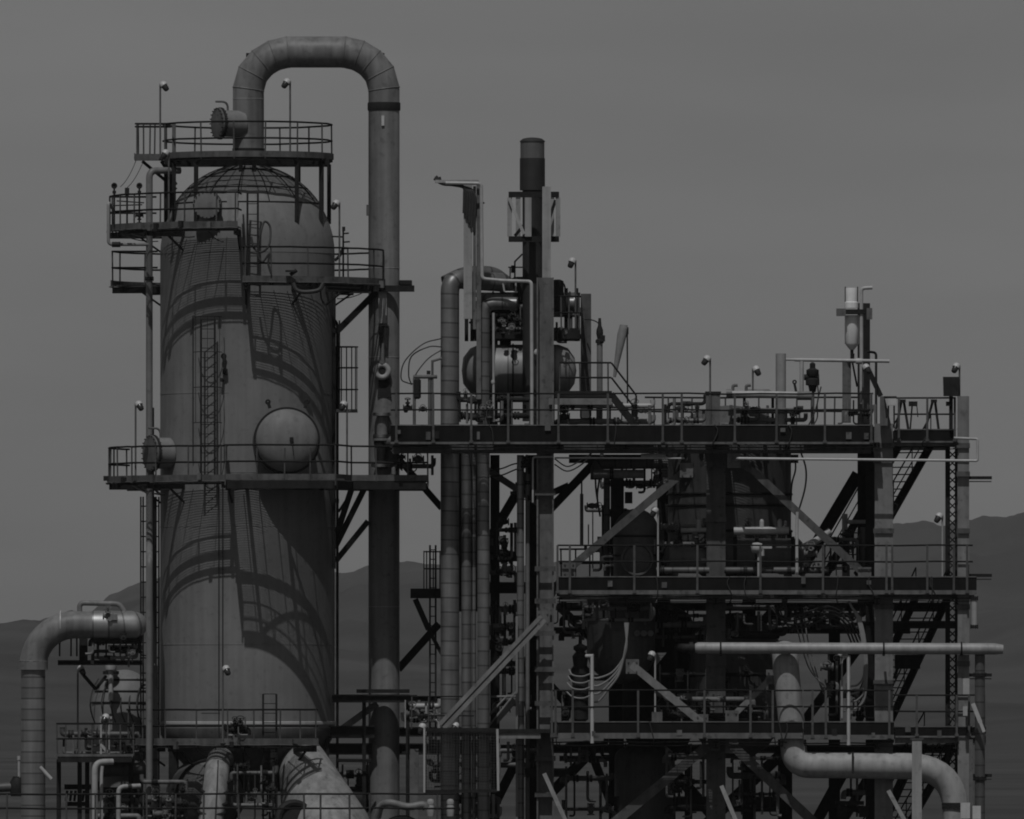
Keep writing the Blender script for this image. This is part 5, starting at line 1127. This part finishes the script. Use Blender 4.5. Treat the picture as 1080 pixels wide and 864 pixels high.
for k, lb in enumerate(('upper', 'lower')):
    tag(MB().tube(smooth_pts([Q(585,484+k*6,-2.2), Q(598,492+k*5,-2.3), Q(612,486+k*5,-2.3), Q(624,478+k*2,-2.2)]), .024, 6).build('slung_cable', CABLE), lb + ' black cable drooping under the top deck right of the front left column', 'cable')
    tag(MB().tube(smooth_pts([Q(516,497+k*6,-1.6), Q(530,494+k*7,-1.7), Q(545,489+k*6,-1.8), Q(562,492,-2.0)]), .026, 6).build('slung_cable', CABLE), lb + ' black cable strung from the clad bundle to the front left column', 'cable')
tag(MB().hexa([Q(692,702,-1.2), Q(703,688.5,-1.2), Q(703,688.5,-1.17), Q(692,702,-1.17), Q(692,688.5,-1.2), Q(702.9,688,-1.2), Q(702.9,688,-1.17), Q(692,688.5,-1.17)]).build('gusset_plate', STEELL), 'small pale triangular gusset right of the central lamp pole', 'plate')
tag(MB().box(Q(693,757,-3.4), M(11), .35, M(12)).build('pedestal', STEEL), 'small grey pedestal at the foot of the central lamp pole', 'pedestal')
tag(MB().box(Q(896,847,-2.4), M(30), .6, .12).box(Q(888,856,-2.6), .3, .2, .32).box(Q(911,856,-2.6), .3, .2, .36).bar(Q(888,864,-2.4), Q(888,848,-2.4), .08, .08, (0,-1,0)).build('instrument_rack', STEELD), 'small dark rack below the fat bent pipe at bottom right', 'rack')
# small cantilever landing left of bundle
t = thing('cage_landing', 'little dark landing with a hoop cage left of the clad bundle', 'landing')
MB().box(Q(450,626,-.6), M(34), 1.2, M(10)).build('floor', STEELD, t)
MB().bar(Q(438,632,-.6), Q(452,664,-.6), .18, .16, (0,-1,0)).bar(Q(452,664,-.6), Q(466,690,-.6), .12, .12, (0,-1,0)).build('bracket', STEELD, t)
cg = MB()
for y in (582, 600): cg.torus(Q(457,y,-.6), (0,0,1), .3, .022, 18, 6)
for a in range(0, 360, 45):
    e = Vector((.3*math.cos(R(a)), .3*math.sin(R(a)), 0)); cg.tube([Q(457,622,-.6)+e, Q(457,581,-.6)+e], .02, 6)
cg.build('safety_cage', RAIL, t)
for px_ in (453.5, 459.5): MB().bar(Q(px_,790,-.5), Q(px_,575,-.5), .06, .06, (0,-1,0)).build('ladder_rail', STEELD, t)
rg = MB()
for y in range(580, 790, 10): rg.tube([Q(453.5,y,-.5), Q(459.5,y,-.5)], .018, 6)
rg.build('rungs', STEELD, t)
# mesh screen
t = thing('mesh_screen', 'dark see through mesh screen panel with pale side posts at bottom centre', 'mesh screen')
Ym = -4.6
mb = MB()
for x in range(449, 524, 3): mb.bar(Q(x,834,Ym), Q(x,769,Ym), .011, .011, (0,-1,0))
for y in range(771, 835, 3): mb.bar(Q(448,y,Ym+.02), Q(523,y,Ym+.02), .011, .011, (0,-1,0))
mb.build('wire_mesh', MESHM, t)
MB().bar(Q(446,769.5,Ym), Q(526,769.5,Ym), .1, .1, (0,0,1)).bar(Q(447,835,Ym), Q(526,834,Ym), .1, .1, (0,0,1)).build('cross_rail', STEELD, t)
MB().bar(Q(447.5,836,Ym-.05), Q(447.5,768,Ym-.05), .06, .08, (0,-1,0)).build('side_post', PALE, t)
MB().bar(Q(525.5,834,Ym-.05), Q(524.5,769,Ym-.05), .075, .08, (0,-1,0)).build('side_post', PALE, t)
t = thing('screen_deck', 'narrow walkway with twin rails above the mesh screen', 'walkway')
MB().box(Q(512,771,-3.2), M(135), 2.4, .12).build('floor', STEELD, t)
MB().box(Q(548,776,-4.3), M(44), .1, M(6)).build('edge_beam', STEELL, t)
rails(t, [Q(434,769,-3.0), Q(500,769,-3.0)], [Q(434,769,-3.0), Q(452,769,-3.0), Q(487,769,-3.0)], hz=M(34), mid=M(14), r=.02, pr=.02)
t = thing('inner_stair', 'small open stair with pale handrails beside the clad bundle', 'stairs', 'steel stairs')
for a in ((548,730,500,768),): pass
MB().tube([Q(534,735,-1.2), Q(503,768,-1.2)], .035, 8).tube([Q(546,728,-1.2), Q(514,768,-1.2)], .035, 8).tube([Q(518,735,-1.2), Q(546,734.5,-1.2)], .035, 8).build('handrail', STEELL, t)
for k in range(7): MB().box(Q(540-k*5.4,741+k*6,-.8), .3, .8, .04).build('tread', STEELD, t)
for k in range(2): MB().bar(Q(543,738,-1.2+k*.9), Q(506,780,-1.2+k*.9), .05, .2, (0,0,1)).build('stringer', STEELD, t)
# lower centre bits
for (x, lb) in ((454, 'left'), (475, 'right')):
    t = thing('white_bottle', lb + ' white bottle shaped canister at the foot of the mesh screen', 'canister', 'white canisters')
    MB().lathe([(M(3.6),0),(M(4),.1),(M(4),.3),(M(3.3),.36)], Q(x,861,-5.2), (0,0,1), 20).build('body', PIPEL, t)
    MB().lathe([(M(3.7),0),(M(3.9),.1),(M(2.8),.16),(.001,.18)], Q(x,848.5,-5.2), (0,0,1), 20).build('cap', PIPEL, t)
    MB().box(Q(x+.5,872,-5.2), .34, .34, .35).build('base', STEELD, t)
t = thing('slumped_hose', 'thick grey hose lying across the bottom walkway by the fat vertical pipe', 'hose')
MB().tube(smooth_pts([Q(398,862,-5.4), Q(402,850,-5.6), Q(412,847,-5.8), Q(430,851,-5.8), Q(446,849,-5.8), Q(450,853,-5.8)]), .12, 12).build('hose', PIPEP, t)
MB().lathe([(M(22),-.4),(M(24),-.2),(M(24),.2),(M(22),.4)], Q(424,884,-5.4), (.1,-1,0), 30).build('reel', STEELD, t)
t = thing('downcomer_saddle', 'dark yoke beams holding the fat vertical pipe above the bottom walkway', 'pipe support')
MB().bar(Q(352,736,-1.0), Q(432,736,-1.0), .2, M(7), (0,0,1)).bar(Q(376,729,-.9), Q(432,729,-.9), .2, M(4), (0,0,1)).build('yoke', STEELD, t)
for px_ in (345, 384, 430): MB().bar(Q(px_,963,-.9), Q(px_,738,-.9), .12, .12, (0,-1,0)).build('post', STEELD, t)
rails(t, [Q(355,803,-1.2), Q(392,803,-1.2)], [Q(356,812,-1.2), Q(377,812,-1.2)], hz=.05, mid=.0)
# small boxes, shrubs-like dark heap behind fat pipe
t = thing('pump_unit', 'dark rounded pump behind the fat vertical pipe at the bottom', 'pump')
MB().lathe([(.2,-.6),(.45,-.5),(.5,0),(.45,.4),(.3,.5)], Q(372,846,.2), (1,0,.1), 22).box(Q(366,856,.2), .9, .7, .5).lathe([(.25,0),(.25,.6)], Q(384,836,.2), (0,0,1), 16).build('casing', IRON, t)

# ---------------------------------------------------------------- floodlights
floodlight('leftmost high lamp on a tall mast above the topmost walkway', 173, 90, 165, -.9, 1)
floodlight('white lamp under the hairpin pipe on the topmost walkway', 302, 87, 166, -1.0, -1)
floodlight('white lamp by the column shoulder on the upper right walkway', 354, 215, 300, -1.2, -1)
floodlight('white lamp tilted under the topmost walkway at its left', 174, 162, 240, -2.0, -1)
floodlight('lamp on a mast at the left end of the middle column walkway', 147, 427, 508, -2.2, 1)
floodlight('white lamp on a short mast against the lower column shell', 239, 706, 784, -4.0, 1)
floodlight('lamp looking out of the caged landing beside the fat vertical pipe', 362, 427, 508, -2.0, -1)
floodlight('white lamp on a mast right of the stack above the upper platform', 603, 276, 348, -.6, -1)
floodlight('white lamp on a mast over the grey square box of the top deck', 745, 379, 449, -3.5, -1)
floodlight('short lamp above the level pipe on the top deck', 798, 390, 416, -2.0, 1)
floodlight('lamp on the mast behind the canister post', 914, 388, 449, -1.2, 1)
floodlight('lamp over the dark square panel at the far right corner', 1008, 387, 453, -3.3, -1)
floodlight('white lamp on a white mast at the right end of the middle deck', 990, 545, 609, -3.6, -1, palepole=True)
floodlight('white lamp on a pole at the middle deck beside the rounded vessel', 690, 539, 609, -3.4, -1, palepole=True)
floodlight('white lamp on a pole at the centre of the lowest deck', 687, 691, 762, -3.5, -1, palepole=True)
floodlight('white lamp among the hanging cables on the lowest deck at right', 884, 691, 762, -3.7, -1, palepole=True)
floodlight('white lamp at the left post of the mesh screen', 445, 767, 838, -4.4, -1, palepole=True)
floodlight('larger white lamp above the rail of the mesh screen', 480, 766, 800, -3.8, -1)

# ================================================================== LAND, SKY
def landmat(name, base, s, st):
    m = mat(name, base, .95, 0, .45, s, st, 0, 0, .1, .35); return m
GROUND = landmat('dry_ground', .06, .01, .0); HILL = landmat('scrub_hillside', .058, .004, .1); HILLF = landmat('far_scrub_hillside', .055, .003, .1)
g = MB(); S = 14000
g.v = [Vector((-S,-900,0)), Vector((S,-900,0)), Vector((S,S*1.6,0)), Vector((-S,S*1.6,0))]; g.face([0,1,2,3])
o = g.build('ground', GROUND); o['kind'] = 'structure'
from mathutils import noise
def ridge(name, prof, d0, depth, m, seed, x0=-700, x1=1800, nx=620, ny=40, rough=.06):
    """hill range whose crest, at distance d0, follows prof (photo px -> row)"""
    def crest(px):
        if px <= prof[0][0]: return prof[0][1]
        for (a, ya), (b, yb) in zip(prof[:-1], prof[1:]):
            if px <= b:
                t = (px-a)/(b-a); t = t*t*(3-2*t); return ya + (yb-ya)*t
        return prof[-1][1]
    g = MB(); d = (DIST + d0)/FPX
    for j in range(ny+1):
        t = j/ny; Y = d0 + depth*(t-.72)
        sl = (t/.72) if t <= .72 else max(0, 1-(t-.72)/.28)
        sl = sl*sl*(3-2*sl) if t > .72 else sl**1.15
        for i in range(nx+1):
            px = x0 + (x1-x0)*i/nx
            x = (px-CX)*d
            hgt = CAMZ + (HZ - crest(px))*d
            nn = noise.fractal(Vector((x*.004, Y*.0022, seed)), 1.0, 2.1, 6)
            n2 = noise.fractal(Vector((x*.03, Y*.01, seed+7)), 1.0, 2.1, 4)
            n3 = noise.fractal(Vector((x*.05, Y*.02, seed+3)), .8, 2.1, 5)
            z = max(-4, n3*d*4.5*min(1, sl*1.5) + hgt*sl*(1 + rough*nn*(1.6 if sl < .93 else .25)) + (n2*hgt*.03) - 3*(1-sl))
            g.v.append(Vector((x, Y, z)))
    W = nx+1
    for j in range(ny):
        for i in range(nx): g.face([j*W+i, j*W+i+1, (j+1)*W+i+1, (j+1)*W+i], None, True)
    o = g.build(name, m); o['kind'] = 'structure'
    return o
ridge('far_hills', [(-700,640),(0,662),(90,648),(120,628),(150,614),(190,602),(260,596),(330,608),(365,606),(395,598),(445,594),(520,600),(590,590),(640,592),(720,580),(800,575),(880,566),(925,556),(952,553),(974,549),(1000,556),(1022,553),(1050,545),(1080,538),(1200,520),(1800,560)], 7000, 3600, HILLF, 3.1)
ridge('near_hills', [(-700,650),(0,655),(70,655),(110,660),(200,668),(420,690),(600,700),(800,690),(950,670),(1080,640),(1300,610),(1800,650)], 4200, 2600, HILL, 9.4, rough=.035)

# every thing's root sits at its base
def tree(o):
    out = [o]
    for c in o.children: out += tree(c)
    return out
bpy.context.view_layer.update()
for o in [o for o in COL.objects if o.parent is None and o.get('kind') != 'structure']:
    T = tree(o); lo = [1e9]*3; hi = [-1e9]*3
    for k in T:
        if k.type == 'MESH':
            for v in k.data.vertices:
                for q in range(3): lo[q] = min(lo[q], v.co[q]); hi[q] = max(hi[q], v.co[q])
    base = Vector(((lo[0]+hi[0])/2, (lo[1]+hi[1])/2, lo[2]))
    mt = Matrix.Translation(-base)
    for k in T:
        if k.type == 'MESH': k.data.transform(mt)
    o.location = base

# ------------------------------------------------------------------ light
EL, AZ = 60.0, 10.0                       # sun behind the camera, a little to the left
w = bpy.data.worlds.new('World'); scene.world = w; w.use_nodes = True
nt = w.node_tree; N = nt.nodes; L = nt.links
bg = N['Background']; bg.inputs['Strength'].default_value = .073
sky = N.new('ShaderNodeTexSky'); sky.sky_type = 'NISHITA'; sky.sun_disc = False
sky.sun_elevation = R(EL); sky.sun_rotation = R(180 + AZ); sky.altitude = 0; sky.dust_density = 0.55; sky.air_density = 1.0
hs = N.new('ShaderNodeHueSaturation'); hs.inputs['Saturation'].default_value = 0
L.new(sky.outputs[0], hs.inputs['Color'])
tc = N.new('ShaderNodeTexCoord'); mp = N.new('ShaderNodeMapping'); mp.inputs['Scale'].default_value = (14, 14, 70)
L.new(tc.outputs['Generated'], mp.inputs['Vector'])
nz_ = N.new('ShaderNodeTexNoise'); nz_.inputs['Scale'].default_value = 1.0; nz_.inputs['Detail'].default_value = 4; nz_.inputs['Roughness'].default_value = .5
L.new(mp.outputs[0], nz_.inputs['Vector'])
mr = N.new('ShaderNodeMapRange'); mr.inputs['From Min'].default_value = .3; mr.inputs['From Max'].default_value = .7; mr.inputs['To Min'].default_value = .86; mr.inputs['To Max'].default_value = 1.08
L.new(nz_.outputs['Fac'], mr.inputs['Value'])
mx = N.new('ShaderNodeMix'); mx.data_type = 'RGBA'; mx.blend_type = 'MULTIPLY'; mx.inputs['Factor'].default_value = 1
L.new(hs.outputs[0], mx.inputs['A']); L.new(mr.outputs[0], mx.inputs['B'])
L.new(mx.outputs['Result'], bg.inputs['Color'])
sl = bpy.data.lights.new('sun', 'SUN'); sl.energy = 5.0; sl.angle = R(.5); sl.color = (1, 1, 1)
so = bpy.data.objects.new('sun', sl); COL.objects.link(so)
sd = Vector((-math.sin(R(AZ))*math.cos(R(EL)), -math.cos(R(AZ))*math.cos(R(EL)), math.sin(R(EL))))
so.rotation_euler = sd.to_track_quat('Z', 'Y').to_euler(); so.location = (0, -50, 60)

hz = MB().box((0, 5200, 200), 9000*2, 12400, 404).build('haze', bpy.data.materials.new('haze_air'))
hz['kind'] = 'stuff'
hm = hz.data.materials[0]; hm.use_nodes = True
for nd in list(hm.node_tree.nodes): hm.node_tree.nodes.remove(nd)
ho = hm.node_tree.nodes.new('ShaderNodeOutputMaterial'); hv = hm.node_tree.nodes.new('ShaderNodeVolumePrincipled')
hv.inputs['Color'].default_value = (.8, .8, .8, 1); hv.inputs['Density'].default_value = HAZE; hv.inputs['Anisotropy'].default_value = 0
hm.node_tree.links.new(hv.outputs['Volume'], ho.inputs['Volume'])
cam = bpy.data.cameras.new('camera'); co = bpy.data.objects.new('camera', cam); COL.objects.link(co)
co.location = (0, -DIST, CAMZ); co.rotation_euler = (R(90), 0, 0)
cam.sensor_width = 36; cam.lens = FPX/1080*36
cam.shift_x = 0; cam.shift_y = (HZ-432)/1080
cam.clip_start = 1; cam.clip_end = 60000
scene.camera = co
vs = scene.view_settings
vs.view_transform = 'Standard'; vs.look = 'None'; vs.gamma = 1; vs.use_curve_mapping = False; vs.exposure = -1.67
scene.cycles.filter_width = 1.9
scene.cycles.max_bounces = 5; scene.cycles.diffuse_bounces = 3; scene.cycles.glossy_bounces = 3
